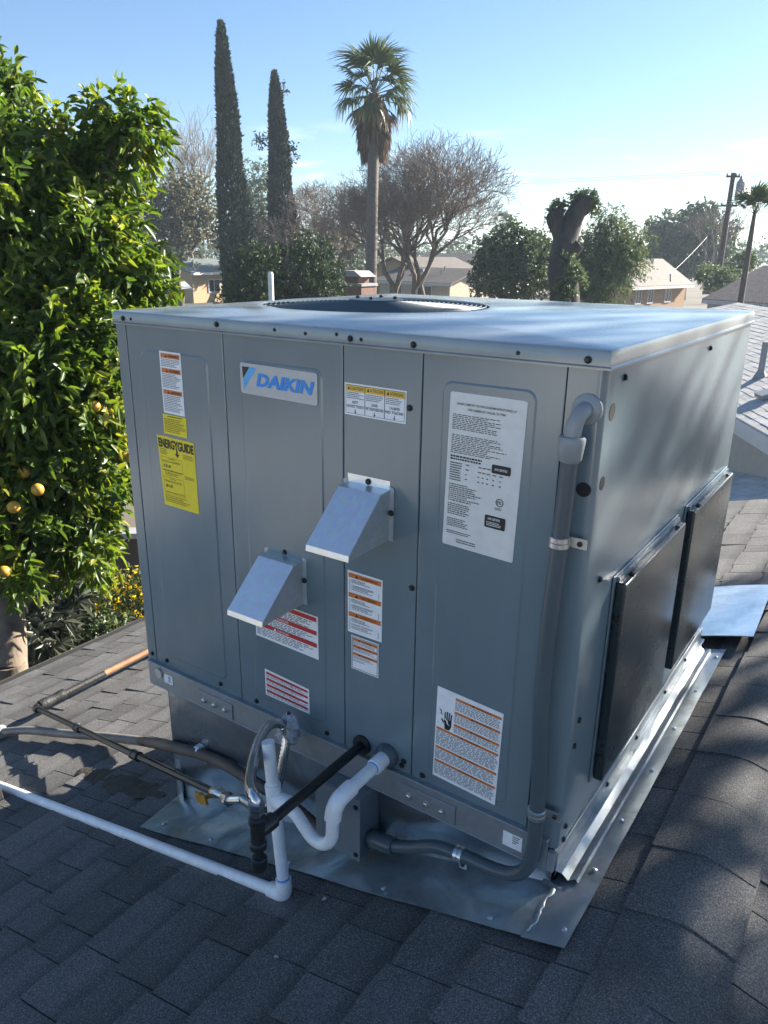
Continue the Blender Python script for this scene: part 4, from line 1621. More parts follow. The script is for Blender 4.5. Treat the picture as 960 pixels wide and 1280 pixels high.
b.build('tape_wrap', M['tape'], fx)
# --- gas supply along the roof
E0 = R_at(45, 885, .05)
VP = np.array([.315, -.045, -1.262])
gs = empty('gas_supply_pipe', (E0[0], E0[1], roof_z(E0[0])), 'black iron gas supply pipe crossing the shingles to the yellow valve', 'gas pipe')
up_y = np.array([-.012, 1.0, -.003])
b = MB()
b.tube([E0 + up_y * .03, E0 + up_y * .36], .0155, 14)
b.build('pipe', M['wrap'], gs, smooth=60)
b = MB()
b.tube([E0 + up_y * .35, E0 + up_y * 2.4], .014, 14)
b.build('rusty_pipe', M['rust'], gs, smooth=60)
b = MB()
pth = catmull([E0 + up_y * q for q in (.02, .05, .08, .11, .14)], 3)
b.tube(pth, [.024 + .002 * math.sin(7 * i) for i in range(len(pth))], 12)
b.build('tape_wrap', M['wrap'], gs, smooth=50)
gd = VP - E0
gL = np.linalg.norm(gd)
gd /= gL
b = MB()
b.tube(catmull([E0 + up_y * .045, E0 + up_y * .01, E0 + gd * .01, E0 + gd * .045], 5), .0185, 14)
b.build('elbow', M['iron'], gs, smooth=50)
b = MB()
b.tube([E0 + gd * .03, VP - gd * .03], .0112, 14)
b.build('pipe', M['black'], gs, smooth=60)
for q in (.33, .665):
    c0 = E0 + gd * gL * q
    b = MB()
    b.tube([c0 - gd * .03, c0 - gd * .028, c0 - gd * .014, c0 - gd * .012, c0 + gd * .012, c0 + gd * .014, c0 + gd * .028, c0 + gd * .03], [.0125, .0165, .0165, .0145, .0145, .0165, .0165, .0125], 14)
    b.build('coupling', M['iron'], gs, smooth=35)
b = MB()
b.tube([VP - gd * .035, VP - gd * .03, VP - gd * .015, VP, VP + gd * .015, VP + gd * .035], [.0125, .0155, .0155, .019, .0155, .0145], 14)
b.build('valve_body', M['zinc'], gs, smooth=35)
b = MB()
hc = VP + np.array([-.03, -.034, -.004])
b.tube([VP, hc], .006, 8)
b.obox(hc, gd, np.cross(gd, (0, 1, 0)), (0, 1, 0), .03, .014, .004)
b.tube([hc + np.array([0, .006, 0]), hc - np.array([0, .007, 0])], .016, 10)
b.build('valve_handle', M['handle'], gs, bevel=.002)
b = MB()
b.tube([VP + gd * .035, VP + gd * .05], .0175, 6)
b.tube([VP + gd * .052, VP + gd * .064], .0195, 6)
b.tube([VP + gd * .06, np.array([.418, -.056, -1.221])], .0125, 12)
b.build('hex_fitting', M['steel'], gs, smooth=30)

# --- old flexible conduit lying on the roof
fc = empty('flexible_conduit', (-.9, .25, roof_z(-.9)), 'old grey and brown flexible conduit sagging across the shingles to the curb', 'conduit')
f0 = R_at(0, 915, .03)
pts = [f0, R_at(35, 913, .03), R_at(80, 917, .028), R_at(130, 921, .026), R_at(175, 926, .045), on_axis(205, 931, 1, .03), on_axis(225, 936, 1, -.002), (.19, .004, -1.213)]
b = MB()
hp_, hr_ = corr(catmull(pts[:5], 8), .0158, .0017, .007)
b.tube(hp_, hr_, 12)
b.build('grey_length', M['flexgrey'], fc, smooth=80)
b = MB()
pts2 = [pts[4], pts[5], pts[6], pts[7], (.28, .008, -1.208), (.356, .006, -1.21), (.45, .006, -1.218), (.555, .006, -1.232), (.62, .006, -1.25), (.70, .006, -1.262)]
hp_, hr_ = corr(catmull(pts2, 8), .0158, .0011, .007)
b.tube(hp_, hr_, 12)
b.build('brown_length', M['flexbrown'], fc, smooth=80)
b = MB()
dd = np.asarray(pts[1]) - f0
dd /= np.linalg.norm(dd)
b.tube([f0 - dd * .06, f0 - dd * .03, f0 - dd * .028, f0 + dd * .012, f0 + dd * .014, f0 + dd * .022], [.024, .024, .029, .029, .025, .022], 16)
b.build('connector', M['fitting'], fc, smooth=35)
b = MB()
b.tube([f0 - dd * 1.2, f0 - dd * .05], .0158, 14)
b.build('pipe', M['flexgrey'], fc, smooth=60)
strap((.185, .012, -1.213), (1, -.25, .1), (0, -1, 0), .0168, fc)

# --- dried sealant streak and bits of litter on the shingles
sp = MB()
r_ = random.Random(11)
a_, b_ = R_at(100, 962, 0), R_at(205, 996, 0)
L = 26
v, f = [], []
for i in range(L + 1):
    t = i / L
    c0 = a_ * (1 - t) + b_ * t
    wv = .05 * (math.sin(math.pi * min(1, t * 1.02)) ** .4) * r_.uniform(.65, 1.15) + .004
    for s_ in (-1, -.4, .4, 1):
        x, y = c0[0], c0[1] + s_ * wv + r_.uniform(-.006, .006)
        v.append((x, y, roof_z(x) + .001 + (.003 if abs(s_) < .5 else 0)))
for i in range(L):
    for j in range(3):
        f.append((i * 4 + j, (i + 1) * 4 + j, (i + 1) * 4 + j + 1, i * 4 + j + 1))
sp.add(v, f)
tag(sp.build('sealant_streak', M['sealant']), 'brown dried sealant streak on the shaded shingles left of the flashing', 'sealant')
for i, (px, py, lb) in enumerate(((118, 958, 'small flaked paint chip at the end of the brown sealant streak'), (405, 1118, 'pale paint flake on the shingles right of the white elbow'), (810, 1105, 'white crumb beside the ridge caps near the flashing'), (938, 1028, 'white bird dropping on a sunlit ridge cap'), (745, 985, 'tiny pale chip on the side flashing'), (345, 1190, 'pale speck on the shaded shingles below the white elbow'))):
    c0 = R_at(px, py, .016)
    ch = MB()
    n = 7
    top = [(c0[0] + r_.uniform(.004, .008) * math.cos(2 * math.pi * k / n), c0[1] + r_.uniform(.003, .007) * math.sin(2 * math.pi * k / n)) for k in range(n)]
    ch.extrude([(x, y, roof_z(x) + .003 + r_.uniform(0, .001)) for x, y in top], (0, 0, .0015))
    tag(ch.build('paint_flake', M['flake']), lb, 'debris', 'litter on the shingles')

# ------------------------------------------------------------------ plants: generators
def unit(a):
    return a / np.maximum(np.linalg.norm(a, axis=-1, keepdims=True), 1e-9)


def leaf_arrays(P, D, L, Wd, g, fold=.25, droop=.15, fine=False):
    """kite-shaped folded leaves: base P, direction D"""
    n = len(P)
    D = unit(D)
    rnd = unit(g.normal(size=(n, 3)))
    side = unit(np.cross(D, rnd))
    nrm = np.cross(side, D)
    flip = np.sign(nrm[:, 2:3] + 1e-6) * np.where(g.random((n, 1)) < .8, 1, -1)
    nrm = nrm * flip
    L = np.asarray(L).reshape(-1, 1) * np.ones((n, 1))
    Wd = np.asarray(Wd).reshape(-1, 1) * np.ones((n, 1))
    if fine:
        dn = np.array([0, 0, -1.0])
        p1, p2 = P + D * L * .3 + dn * L * droop * .12, P + D * L * .68 + dn * L * droop * .5
        tip = P + D * L + dn * L * droop
        V = np.stack([P, p1 + side * Wd * .46 + nrm * Wd * fold, p2 + side * Wd * .4 + nrm * Wd * fold, tip, p2 - side * Wd * .4 + nrm * Wd * fold, p1 - side * Wd * .46 + nrm * Wd * fold, p2], 1).reshape(-1, 3)
        i = np.arange(n) * 7
        F = np.concatenate([np.stack([i + a, i + b, i + c], 1) for a, b, c in ((0, 1, 6), (1, 2, 6), (2, 3, 6), (3, 4, 6), (4, 5, 6), (5, 0, 6))])
        return V, F
    mid = P + D * L * .45
    tip = P + D * L + np.array([0, 0, -1.0]) * L * droop
    a = mid + side * Wd * .5 + nrm * Wd * fold
    b = mid - side * Wd * .5 + nrm * Wd * fold
    V = np.stack([P, a, tip, b], 1).reshape(-1, 3)
    i = np.arange(n) * 4
    F = np.concatenate([np.stack([i, i + 1, i + 2], 1), np.stack([i, i + 2, i + 3], 1)])
    return V, F


def blob_points(blobs, n, g, shell=.55, lump=.25, seed=0):
    """points spread through ellipsoid lobes, denser towards their skins"""
    vol = np.array([np.prod(b[1]) ** (2 / 3) for b in blobs])
    idx = g.choice(len(blobs), n, p=vol / vol.sum())
    C = np.array([b[0] for b in blobs], float)[idx]
    Rr = np.array([b[1] for b in blobs], float)[idx]
    d = unit(g.normal(size=(n, 3)))
    ph = g.random((len(blobs), 6)) * 6.28
    lum = 1 + lump * (np.sin(4 * d[:, 0] + ph[idx, 0]) * np.sin(5 * d[:, 1] + ph[idx, 1]) + .6 * np.sin(9 * d[:, 2] + ph[idx, 2]) * np.sin(8 * d[:, 0] + ph[idx, 3]))
    rad = (shell + (1 - shell) * g.random(n) ** .6) * lum
    return C + d * Rr * rad[:, None], d


def foliage(name, blobs, twigs, per, L, Wd, m, parent, seed=1, outward=.6, up=.15, droop=.15, twig=None, shell=.5, lump=.25, tint_pow=1.0, kind='stuff', fine=False):
    g = np.random.default_rng(seed)
    P, d = blob_points(blobs, twigs, g, shell, lump)
    T = unit(outward * d + g.normal(size=d.shape) * .55 + np.array([0, 0, up]))
    tl = twig if twig else L * 1.6
    t = g.random((twigs, per))
    Q = P[:, None] + T[:, None] * (t[..., None] * tl)
    LD = unit(T[:, None] * .8 + g.normal(size=(twigs, per, 3)) * .75)
    base_t = g.random(twigs)
    tint = np.clip(.75 * base_t[:, None] + .35 * g.random((twigs, per)) - .05, 0, 1) ** tint_pow
    Q, LD = Q.reshape(-1, 3), LD.reshape(-1, 3)
    n = len(Q)
    V, F = leaf_arrays(Q, LD, L * g.uniform(.6, 1.15, n), Wd * g.uniform(.7, 1.15, n), g, droop=droop, fine=fine)
    me = np_mesh(name, V, F, m, np.repeat(tint.ravel(), 7 if fine else 4), smooth=fine)
    return obj_from(name, me, parent, kind=kind)


def limb(m, a, b, r0, r1, g, n=6, wob=.08, sides=7, sag=0.0):
    a, b = np.asarray(a, float), np.asarray(b, float)
    L = np.linalg.norm(b - a)
    pts = [a]
    for i in range(1, n):
        t = i / n
        pts.append(a + (b - a) * t + g.normal(size=3) * wob * L * .5 * math.sin(math.pi * t) + np.array([0, 0, sag * L * math.sin(math.pi * t)]))
    pts.append(b)
    pts = catmull(pts, 3)
    m.tube(pts, [r0 + (r1 - r0) * i / (len(pts) - 1) for i in range(len(pts))], sides)


def broad_tree(name, label, cat, base, blobs, leafm, twigs, per, L, Wd, seed, group=None, trunk_r=.22, barkm='bark', trunk_name='trunk', **kw):
    g = np.random.default_rng(seed + 100)
    root = empty(name, base, label, cat, group)
    t = MB()
    top = np.mean([b[0] for b in blobs], 0)
    base = np.asarray(base, float)
    fork = base + (top - base) * .45
    fork[:2] = base[:2] + (top[:2] - base[:2]) * .2
    limb(t, base, fork, trunk_r, trunk_r * .72, g, 5, .06, 9)
    t.build('trunk', M[barkm], root, smooth=60)
    l = MB()
    for c, r in blobs:
        limb(l, fork, np.asarray(c) + np.array([0, 0, .2 * r[2]]), trunk_r * .5, trunk_r * .12, g, 5, .12, 6)
    l.build('limbs', M[barkm], root, smooth=60)
    foliage('crown', blobs, twigs, per, L, Wd, M[leafm], root, seed, **kw)
    return root


def px_blobs(spec, depth):
    """lobes given as photo x, y, radius and an extra depth in metres"""
    out = []
    for px, py, r, dz in spec:
        d = depth + dz
        rr = r * d / FPX
        out.append((at(px, py, d), (rr, rr, rr * .95)))
    return out


def ground_under(px, py, depth):
    q = at(px, py, depth)
    return np.array([q[0], q[1], GZ])


# ------------------------------------------------------------------ citrus tree at the left
cdep = 5.5
ct_base = ground_under(8, 780, 5.3)
citrus = empty('citrus_tree', ct_base, 'dense citrus tree with glossy leaves and ripe fruit at the left edge', 'tree')
g5 = np.random.default_rng(5)
t = MB()
q0 = at(12, 842, 5.3)
limb(t, ct_base, q0 + np.array([0, 0, .1]), .16, .125, g5, 4, .03, 12)
limb(t, q0 + np.array([0, 0, .05]), at(-5, 650, 5.5), .125, .09, g5, 5, .05, 12)
t.build('trunk', M['bark_pale'], citrus, smooth=60)
lobes = px_blobs([(-60, 250, 130, .2), (4, 150, 50, .1), (75, 215, 70, .1), (150, 160, 40, .0), (120, 235, 60, .2), (40, 300, 105, .0), (110, 330, 75, -.1), (150, 330, 52, .0), (175, 355, 30, .0),
                  (-80, 430, 150, .2), (60, 420, 105, -.2), (125, 430, 72, .0), (150, 400, 50, .1), (90, 520, 85, -.1), (120, 590, 52, .0), (40, 600, 90, -.1), (95, 650, 48, -.1), (-60, 620, 120, .0), (100, 690, 34, -.15), (20, 690, 42, -.45),
                  (0, 100, 24, .1), (60, 480, 90, -.3), (175, 165, 22, -.05), (20, 250, 90, -.1), (0, 500, 110, -.2)], cdep)
lobes = [(c_, tuple(.86 * q for q in r_)) for c_, r_ in lobes]
l = MB()
for c_, r_ in lobes:
    limb(l, at(-5, 620, 5.5), c_, .05, .012, g5, 5, .14, 6)
l.build('limbs', M['bark'], citrus, smooth=60)
foliage('crown', lobes, 5200, 9, .11, .039, M['citrus'], citrus, seed=21, fine=True, outward=.75, up=-.05, droop=.3, twig=.2, shell=.55, lump=.18, tint_pow=.95)
foliage('inner_foliage', [(c_, tuple(.8 * q for q in r_)) for c_, r_ in lobes], 2200, 8, .105, .045, M['citrus'], citrus, seed=22, fine=True, outward=.3, up=0, droop=.2, twig=.2, shell=.1, lump=.1, tint_pow=1.4)
# the largest leaves facing the roof, each a piece of its own
leaf_me = []
for i in range(6):
    g = np.random.default_rng(40 + i)
    nx = 6
    v, f = [], []
    for k in range(nx + 1):
        s_ = k / nx
        wv = .5 * math.sin(math.pi * min(1, s_ * .96 + .02)) ** .75
        bend = -.2 * s_ * s_
        v += [(s_, -wv * .42, bend + .12 * wv), (s_, 0, bend), (s_, wv * .42, bend + .12 * wv)]
    for k in range(nx):
        f += [(3 * k, 3 * k + 1, 3 * k + 4, 3 * k + 3), (3 * k + 1, 3 * k + 2, 3 * k + 5, 3 * k + 4)]
    me = np_mesh('leaf', np.array(v), np.array(f), M['citrus'], np.full(len(v), [.25, .45, .6, .75, .88, .97][i]), smooth=True)
    leaf_me.append(me)
g = np.random.default_rng(77)
cand, dcand = blob_points(lobes, 5000, g, .97, .18)
pp = proj(cand)
towards = unit(CAM - cand)
ok = (pp[:, 0] > -5) & (pp[:, 0] < 215) & (pp[:, 1] > 40) & (pp[:, 1] < 760) & ((dcand * towards).sum(1) > .1)
sel = np.where(ok)[0]
sel = sel[np.argsort(pp[sel, 2])][:900]
sel = g.choice(sel, min(292, len(sel)), replace=False)
for i in sel:
    o = obj_from('leaf', leaf_me[g.choice(6, p=[.2, .25, .22, .17, .11, .05])], citrus, cand[i])
    d = unit(dcand[i] * .55 + g.normal(size=3) * .5 + np.array([0, 0, -.25]))
    zz = unit(np.array([0, 0, 1.0]) + g.normal(size=3) * .45 + dcand[i] * .5)
    yv = unit(np.cross(zz, d))
    zz = np.cross(d, yv)
    o.rotation_euler = Matrix((d, yv, zz)).transposed().to_euler()
    s_ = g.uniform(.085, .125)
    o.scale = (s_, s_, s_)
for i, (px, py, dd) in enumerate(((8, 475, -.75), (93, 418, -.55), (118, 508, -.65), (47, 612, -.8), (17, 634, -.85), (30, 590, -.7), (78, 158, -.2), (155, 570, -.35), (5, 715, -.8), (140, 345, -.3), (100, 345, -.5))):
    b = MB()
    c0 = at(px, py, cdep + dd + .18)
    r0 = .04
    b.tube([c0 + np.array([0, 0, r0 * math.cos(math.pi * k / 10)]) for k in range(11)], [max(.002, r0 * 1.02 * math.sin(math.pi * k / 10)) for k in range(11)], 14)
    b.build('fruit', M['orange_fruit'], citrus, smooth=80)

# bed below the citrus: garden wall, flowering bush, grey-leaved plant
wa, wb = at(-140, 715, 10.8), at(330, 705, 11.2)
gwall = empty('garden_wall', ((wa[0] + wb[0]) / 2, (wa[1] + wb[1]) / 2, GZ), 'dark brown garden wall with a pale cap behind the yellow flowers', 'wall')
dirw = unit(np.array([wb[0] - wa[0], wb[1] - wa[1], 0]))
nw = np.cross(dirw, (0, 0, 1.0))
zt = at(150, 668, 10.95)[2]
cw = (wa + wb) / 2
b = MB()
b.obox((cw[0], cw[1], (GZ + zt) / 2), dirw, nw, (0, 0, 1), np.linalg.norm((wb - wa)[:2]) / 2, .09, (zt - GZ) / 2)
b.build('wall', M['wall_dark'], gwall)
b = MB()
b.obox((cw[0], cw[1], zt + .04), dirw, nw, (0, 0, 1), np.linalg.norm((wb - wa)[:2]) / 2, .13, .04)
b.build('cap', M['wall_grey'], gwall)
fbush = empty('flowering_bush', ground_under(150, 760, 7.9), 'low bush covered in small yellow flowers beside the eave', 'bush')
fbl = px_blobs([(105, 765, 30, .0), (140, 752, 34, .1), (172, 745, 32, .1), (205, 740, 34, .1), (160, 775, 36, -.1), (120, 790, 36, -.1), (240, 745, 36, .2), (75, 790, 30, .1)], 7.9)
foliage('foliage', fbl, 900, 7, .06, .02, M['shrub'], fbush, seed=31, outward=.6, up=.5, twig=.12, shell=.3)
gp = np.random.default_rng(32)
P, d = blob_points(fbl, 800, gp, .98, .2)
keep = d[:, 2] > -.1
P, d = P[keep], d[keep]
n = len(P)
VV, FF, TT, off = [], [], [], 0
for k in range(6):
    a = 2 * math.pi * k / 6
    axis = unit(d + gp.normal(size=d.shape) * .3 + np.array([0, -.3, .5]))
    s1 = unit(np.cross(axis, np.array([1.0, .2, .1])))
    s2 = np.cross(axis, s1)
    dirp = math.cos(a) * s1 + math.sin(a) * s2 + .25 * axis
    V_, F_ = leaf_arrays(P + axis * .03, dirp, .026, .018, gp, 0.05, 0)
    VV.append(V_)
    FF.append(F_ + off)
    off += len(V_)
    TT.append(gp.random(len(V_)))
obj_from('blossom', np_mesh('blossom', np.concatenate(VV), np.concatenate(FF), M['petal'], np.concatenate(TT)), fbush, kind='stuff')
gpl = empty('grey_leaved_plant', ground_under(45, 800, 7.0), 'grey-green strappy plant in the shade under the citrus tree', 'plant')
foliage('foliage', px_blobs([(60, 775, 40, 0), (35, 745, 30, .1), (75, 745, 26, .2), (60, 800, 35, 0)], 7.0), 170, 8, .26, .03, M['agave'], gpl, seed=33, outward=.7, up=.4, twig=.05, shell=.1, droop=.3)
gpl2 = empty('ground_cover_plant', ground_under(100, 830, 7.2), 'dark leafy low growth along the eave under the citrus', 'plant')
foliage('foliage', px_blobs([(70, 830, 46, 0), (110, 815, 40, 0), (140, 800, 34, .2), (20, 850, 40, 0)], 7.2), 500, 7, .09, .04, M['oak'], gpl2, seed=34, outward=.6, up=.3, shell=.2)


# ------------------------------------------------------------------ conifers
def cypress(name, label, px, top, bot, wpx, depth, seed, group):
    q0, q1 = at(px[0], top, depth), at(px[1], bot, depth)
    base = np.array([q1[0], q1[1], GZ])
    root = empty(name, base, label, 'tree', group)
    t = MB()
    t.tube([base, (base[0], base[1], q1[2] + .5), (q0[0], q0[1], q0[2] - 1.2)], [.22, .18, .03], 8)
    t.build('trunk', M['bark'], root, smooth=60)
    g = np.random.default_rng(seed)
    n = 15000
    ztop = q0[2]
    u = g.random(n) ** .8
    z = GZ + .5 + (ztop - GZ - .5) * u
    prof = np.clip((1 - u) * 1.5 + .0, 0, 1) ** .62 * np.clip((1 - u) * 22, 0, 1) ** .5
    th = g.random(n) * 2 * np.pi
    lump = 1 + .13 * np.sin(5 * th + 9 * u * 6) * np.sin(40 * u + 3 * th) + .1 * np.sin(3 * th + 17 * u)
    rad = wpx * depth / FPX / 2 * prof * lump * (.72 + .3 * g.random(n) ** .5)
    ax = base[0] + (q0[0] - base[0]) * u
    ay = base[1] + (q0[1] - base[1]) * u
    P = np.stack([ax + rad * np.cos(th), ay + rad * np.sin(th), z], 1)
    d = unit(np.stack([np.cos(th) * .5, np.sin(th) * .5, np.full(n, .9)], 1) + g.normal(size=(n, 3)) * .3)
    V, F = leaf_arrays(P, d, .34 * g.uniform(.5, 1.1, n), .13, g, droop=0)
    tint = np.clip(.4 + .3 * np.sin(5 * th + 50 * u) + .3 * g.normal(size=n), 0, 1)
    obj_from('crown', np_mesh('crown', V, F, M['cypress'], np.repeat(tint, 4)), root, kind='stuff')
    return root


cypress('cypress', 'taller of the two slim dark Italian cypresses, left of the palm', (276, 300), 30, 375, 36, 46, 51, 'Italian cypresses')
cy2 = cypress('cypress', 'shorter slim Italian cypress with a stray sprig, nearer the palm', (343, 358), 92, 330, 34, 52, 52, 'Italian cypresses')
foliage('stray_sprig', [(at(326, 176, 52), (.3, .3, .3)), (at(352, 112, 52), (.25, .25, .3)), (at(362, 195, 52), (.35, .35, .6))], 130, 5, .25, .1, M['cypress'], cy2, seed=53)
b = MB()
b.tube([at(345, 190, 52), at(334, 182, 52), at(326, 177, 52)], [.05, .035, .02], 5)
b.build('stray_branch', M['bark'], cy2)

for nm, lb, spec, dep, seed in (
        ('juniper_bush', 'rounded dark green conifer bush by the white pole', [(320, 335, 26, 0), (306, 352, 24, 0), (335, 352, 24, .3), (318, 375, 30, 0), (340, 325, 16, .5), (300, 380, 26, 0), (322, 318, 12, 0)], 26, 61),
        ('juniper_bush', 'broad bright-edged conifer bush right of the white pole', [(385, 320, 22, 0), (372, 340, 28, .2), (400, 340, 28, 0), (392, 365, 36, 0), (412, 362, 22, -.2), (365, 365, 26, .3), (402, 310, 13, .2), (380, 303, 12, 0), (418, 345, 14, 0)], 27, 62)):
    bl = px_blobs(spec, dep)
    c0 = np.mean([q[0] for q in bl], 0)
    root = empty(nm, (c0[0], c0[1], GZ), lb, 'bush', 'conifer bushes behind the unit')
    t = MB()
    t.tube([(c0[0], c0[1], GZ), (c0[0], c0[1], c0[2])], [.2, .08], 8)
    t.build('trunk', M['bark'], root, smooth=60)
    low = [((q[0][0], q[0][1], q[0][2] - 1.6), (q[1][0] * 1.1, q[1][1] * 1.1, q[1][2] * 1.5)) for q in bl]
    foliage('crown', bl + low, 2600, 7, .17, .06, M['juniper'], root, seed=seed, outward=.8, up=.5, twig=.2, shell=.6, droop=0)


# ------------------------------------------------------------------ palms
def frond_mesh(name, seed, m, nl=26, spread=88, droop=.5, pet=1.0, blade=.95, dead=0.0):
    g = np.random.default_rng(seed)
    V, F, T = [], [], []
    # petiole
    for i in range(5):
        s_ = i / 4
        z = -.06 * s_ * s_
        V += [(pet * s_, -.025 + .012 * s_, z), (pet * s_, .025 - .012 * s_, z), (pet * s_, 0, z - .03)]
        T += [.5] * 3
    for i in range(4):
        for a, b in ((0, 1), (1, 2), (2, 0)):
            F.append((3 * i + a, 3 * i + b, 3 * i + 3 + b, 3 * i + 3 + a))
    for k in range(nl):
        a = R(-spread + 2 * spread * k / (nl - 1)) + g.normal() * .03
        L = blade * (1 - .28 * abs(a / R(spread)) ** 2) * g.uniform(.85, 1.1)
        d = np.array([math.cos(a), math.sin(a), 0])
        s = np.array([-math.sin(a), math.cos(a), 0])
        dr = droop * g.uniform(.6, 1.5)
        b0 = len(V)
        for i in range(5):
            t = i / 4
            c = np.array([pet, 0, -.06]) + d * L * t * (1 - .3 * dr * t * t) + np.array([0, 0, -1]) * L * dr * t ** 2.2 + np.array([0, 0, .02 * math.sin(9 * a)])
            wv = (.034 if i < 3 else .018) * (1 if i else .4) * (0.15 if i == 4 else 1)
            V += [tuple(c - s * wv), tuple(c + s * wv)]
            tt = np.clip(.25 + .4 * t + .2 * g.random() + dead, 0, 1)
            T += [tt, tt]
        for i in range(4):
            F.append((b0 + 2 * i, b0 + 2 * i + 1, b0 + 2 * i + 3, b0 + 2 * i + 2))
    return np_mesh(name, np.array(V), np.array(F), m, np.array(T))


def place_frond(me, parent, pos, az, el, roll, s, name='frond'):
    o = obj_from(name, me, parent, pos)
    d = np.array([math.cos(az) * math.cos(el), math.sin(az) * math.cos(el), math.sin(el)])
    y = np.array([-math.sin(az), math.cos(az), 0])
    z = np.cross(d, y)
    q = math.cos(roll) * y + math.sin(roll) * z
    o.rotation_euler = Matrix((d, q, np.cross(d, q))).transposed().to_euler()
    o.scale = (s, s, s)
    return o


pd = 38.0
pb = ground_under(463, 300, pd)
ptop = at(468, 120, pd)
palm = empty('fan_palm', pb, 'tall fan palm with a brown skirt of dead fronds in the middle', 'palm tree')
t = MB()
pts = [pb + (ptop - pb) * q for q in np.linspace(0, 1, 14)]
t.tube(pts, [.42, .36, .33] + [.30 - .003 * i for i in range(11)], 14)
t.build('trunk', M['palm_trunk'], palm, smooth=60)
gf = np.random.default_rng(90)
FM = [frond_mesh('frond', 91 + i, M['frond'], droop=.3 + .12 * i) for i in range(4)]
DM = [frond_mesh('dead_frond', 97 + i, M['thatch'], nl=18, spread=45, droop=.35, pet=.8, dead=.1 * i) for i in range(3)]
for k in range(32):
    el = R(86 - 104 * ((k + .5) / 32) ** .9)
    az = k * 2.39996 + gf.normal() * .15
    place_frond(FM[k % 4] if el > R(30) else FM[(k % 2) + 2], palm, ptop + np.array([0, 0, .25 * math.sin(el)]), az, el, gf.normal() * .25, gf.uniform(1.15, 1.35) * (1.12 if el > R(40) else 1))
for k in range(14):
    place_frond(DM[k % 3], palm, ptop + np.array([0, 0, -.15]), k * 2.39996 + .7, R(-28 - 3 * (k % 6)), gf.normal() * .3, gf.uniform(1.0, 1.25), 'dead_frond')
sk = MB()
VV, FF, TT, off = [], [], [], 0
n = 2600
th = gf.random(n) * 2 * np.pi
uu = gf.random(n)
zz = ptop[2] - .1 - 2.35 * uu
rad = .36 + .42 * np.sin(np.clip(uu * 1.05, 0, 1) * np.pi * .82 + .2) * gf.uniform(.55, 1.0, n)
P = np.stack([ptop[0] + rad * np.cos(th), ptop[1] + rad * np.sin(th), zz], 1)
d = np.stack([.12 * np.cos(th), .12 * np.sin(th), np.full(n, -1.0)], 1) + gf.normal(size=(n, 3)) * .09
V, F = leaf_arrays(P, d, gf.uniform(.5, 1.0, n), .09, gf, droop=0)
obj_from('dead_skirt', np_mesh('dead_skirt', V, F, M['thatch'], np.repeat(np.clip(.5 + .3 * gf.normal(size=n), 0, 1), 4)), palm, kind='stuff')
core = MB()
core.tube([ptop + np.array([0, 0, q]) for q in (.3, 0, -.5, -1.2, -1.9, -2.4)], [.15, .34, .46, .5, .42, .32], 14)
core.build('skirt_core', M['palm_trunk'], palm, smooth=60)

# slim palm at the right edge
sd_ = 30.0
sb_ = ground_under(922, 400, sd_)
stp = at(943, 268, sd_)
sp_ = empty('slim_palm', sb_, 'slim grey-trunked palm with a small feathery crown at the right', 'palm tree')
t = MB()
t.tube([sb_ + (stp - sb_) * q for q in np.linspace(0, 1, 8)], [.16, .14, .125, .12, .115, .11, .1, .07], 10)
t.build('trunk', M['bark'], sp_, smooth=60)
for k in range(22):
    el = R(86 - 58 * (k / 22))
    place_frond(FM[k % 4], sp_, stp, k * 2.4, el, gf.normal() * .4, gf.uniform(.5, .78))
for i, (px, py, dep, hgt) in enumerate(((628, 280, 120, 1.0), (695, 312, 160, .8))):
    tp_ = at(px, py, dep)
    root = empty('distant_palm', (tp_[0], tp_[1], GZ), ['small hazy palm far behind the round green tree', 'tiny palm near the hazy hills', 'distant palm at the far right edge'][i], 'palm tree')
    t = MB()
    t.tube([(tp_[0], tp_[1], GZ), tp_], [.3, .2], 7)
    t.build('trunk', M['bark'], root)
    for k in range(18):
        place_frond(FM[k % 4], root, tp_, k * 2.4, R(80 - 100 * k / 18), 0, 1.25 * hgt * (.6 if i == 2 else 1))


# ------------------------------------------------------------------ bare trees
def bare_tree(name, label, base, stems, depth_max, seed, trunk_r, bark='bark', twigm='twig', spread=.62, up=.12, ratio=.78, group=None, minr=.010):
    g = np.random.default_rng(seed)
    root = empty(name, base, label, 'tree', group)
    big, small = MB(), MB()
    cnt = [0]

    def grow(p, d, L, r, k):
        cnt[0] += 1
        d = d / np.linalg.norm(d)
        mid = p + d * L * .5 + g.normal(size=3) * L * .06
        e = p + d * L + g.normal(size=3) * L * .08
        m = big if k <= 3 else small
        r1 = max(r * .72, minr)
        m.tube([p, mid, e], [max(r, minr), max((r + r1) / 2, minr), r1], 7 if k < 2 else (5 if k < 4 else 3), caps=False)
        if k >= depth_max: return
        nb = 3 if (k < 2 or g.random() < .55) else 2
        if k >= 3: nb = 3
        ph = g.random() * 6.28
        for i in range(nb):
            ref = np.cross(d, (0.3, .2, 1.0))
            ref /= np.linalg.norm(ref)
            r2 = np.cross(d, ref)
            a = ph + i * 6.28 / nb + g.normal() * .3
            sp = spread * g.uniform(.6, 1.25)
            nd = d + sp * (math.cos(a) * ref + math.sin(a) * r2) + np.array([0, 0, up])
            q = e if i < 2 or k < 2 else (p + (e - p) * g.uniform(.35, .8))
            grow(q, nd, L * ratio * g.uniform(.8, 1.12), r * .62 if nb == 3 else r * .7, k + 1)

    for p, d, L in stems:
        grow(np.asarray(p, float), np.asarray(d, float), L, trunk_r, 0)
    big.build('trunk', M[bark], root, smooth=60)
    small.build('twigs', M[twigm], root, kind='stuff')
    return root


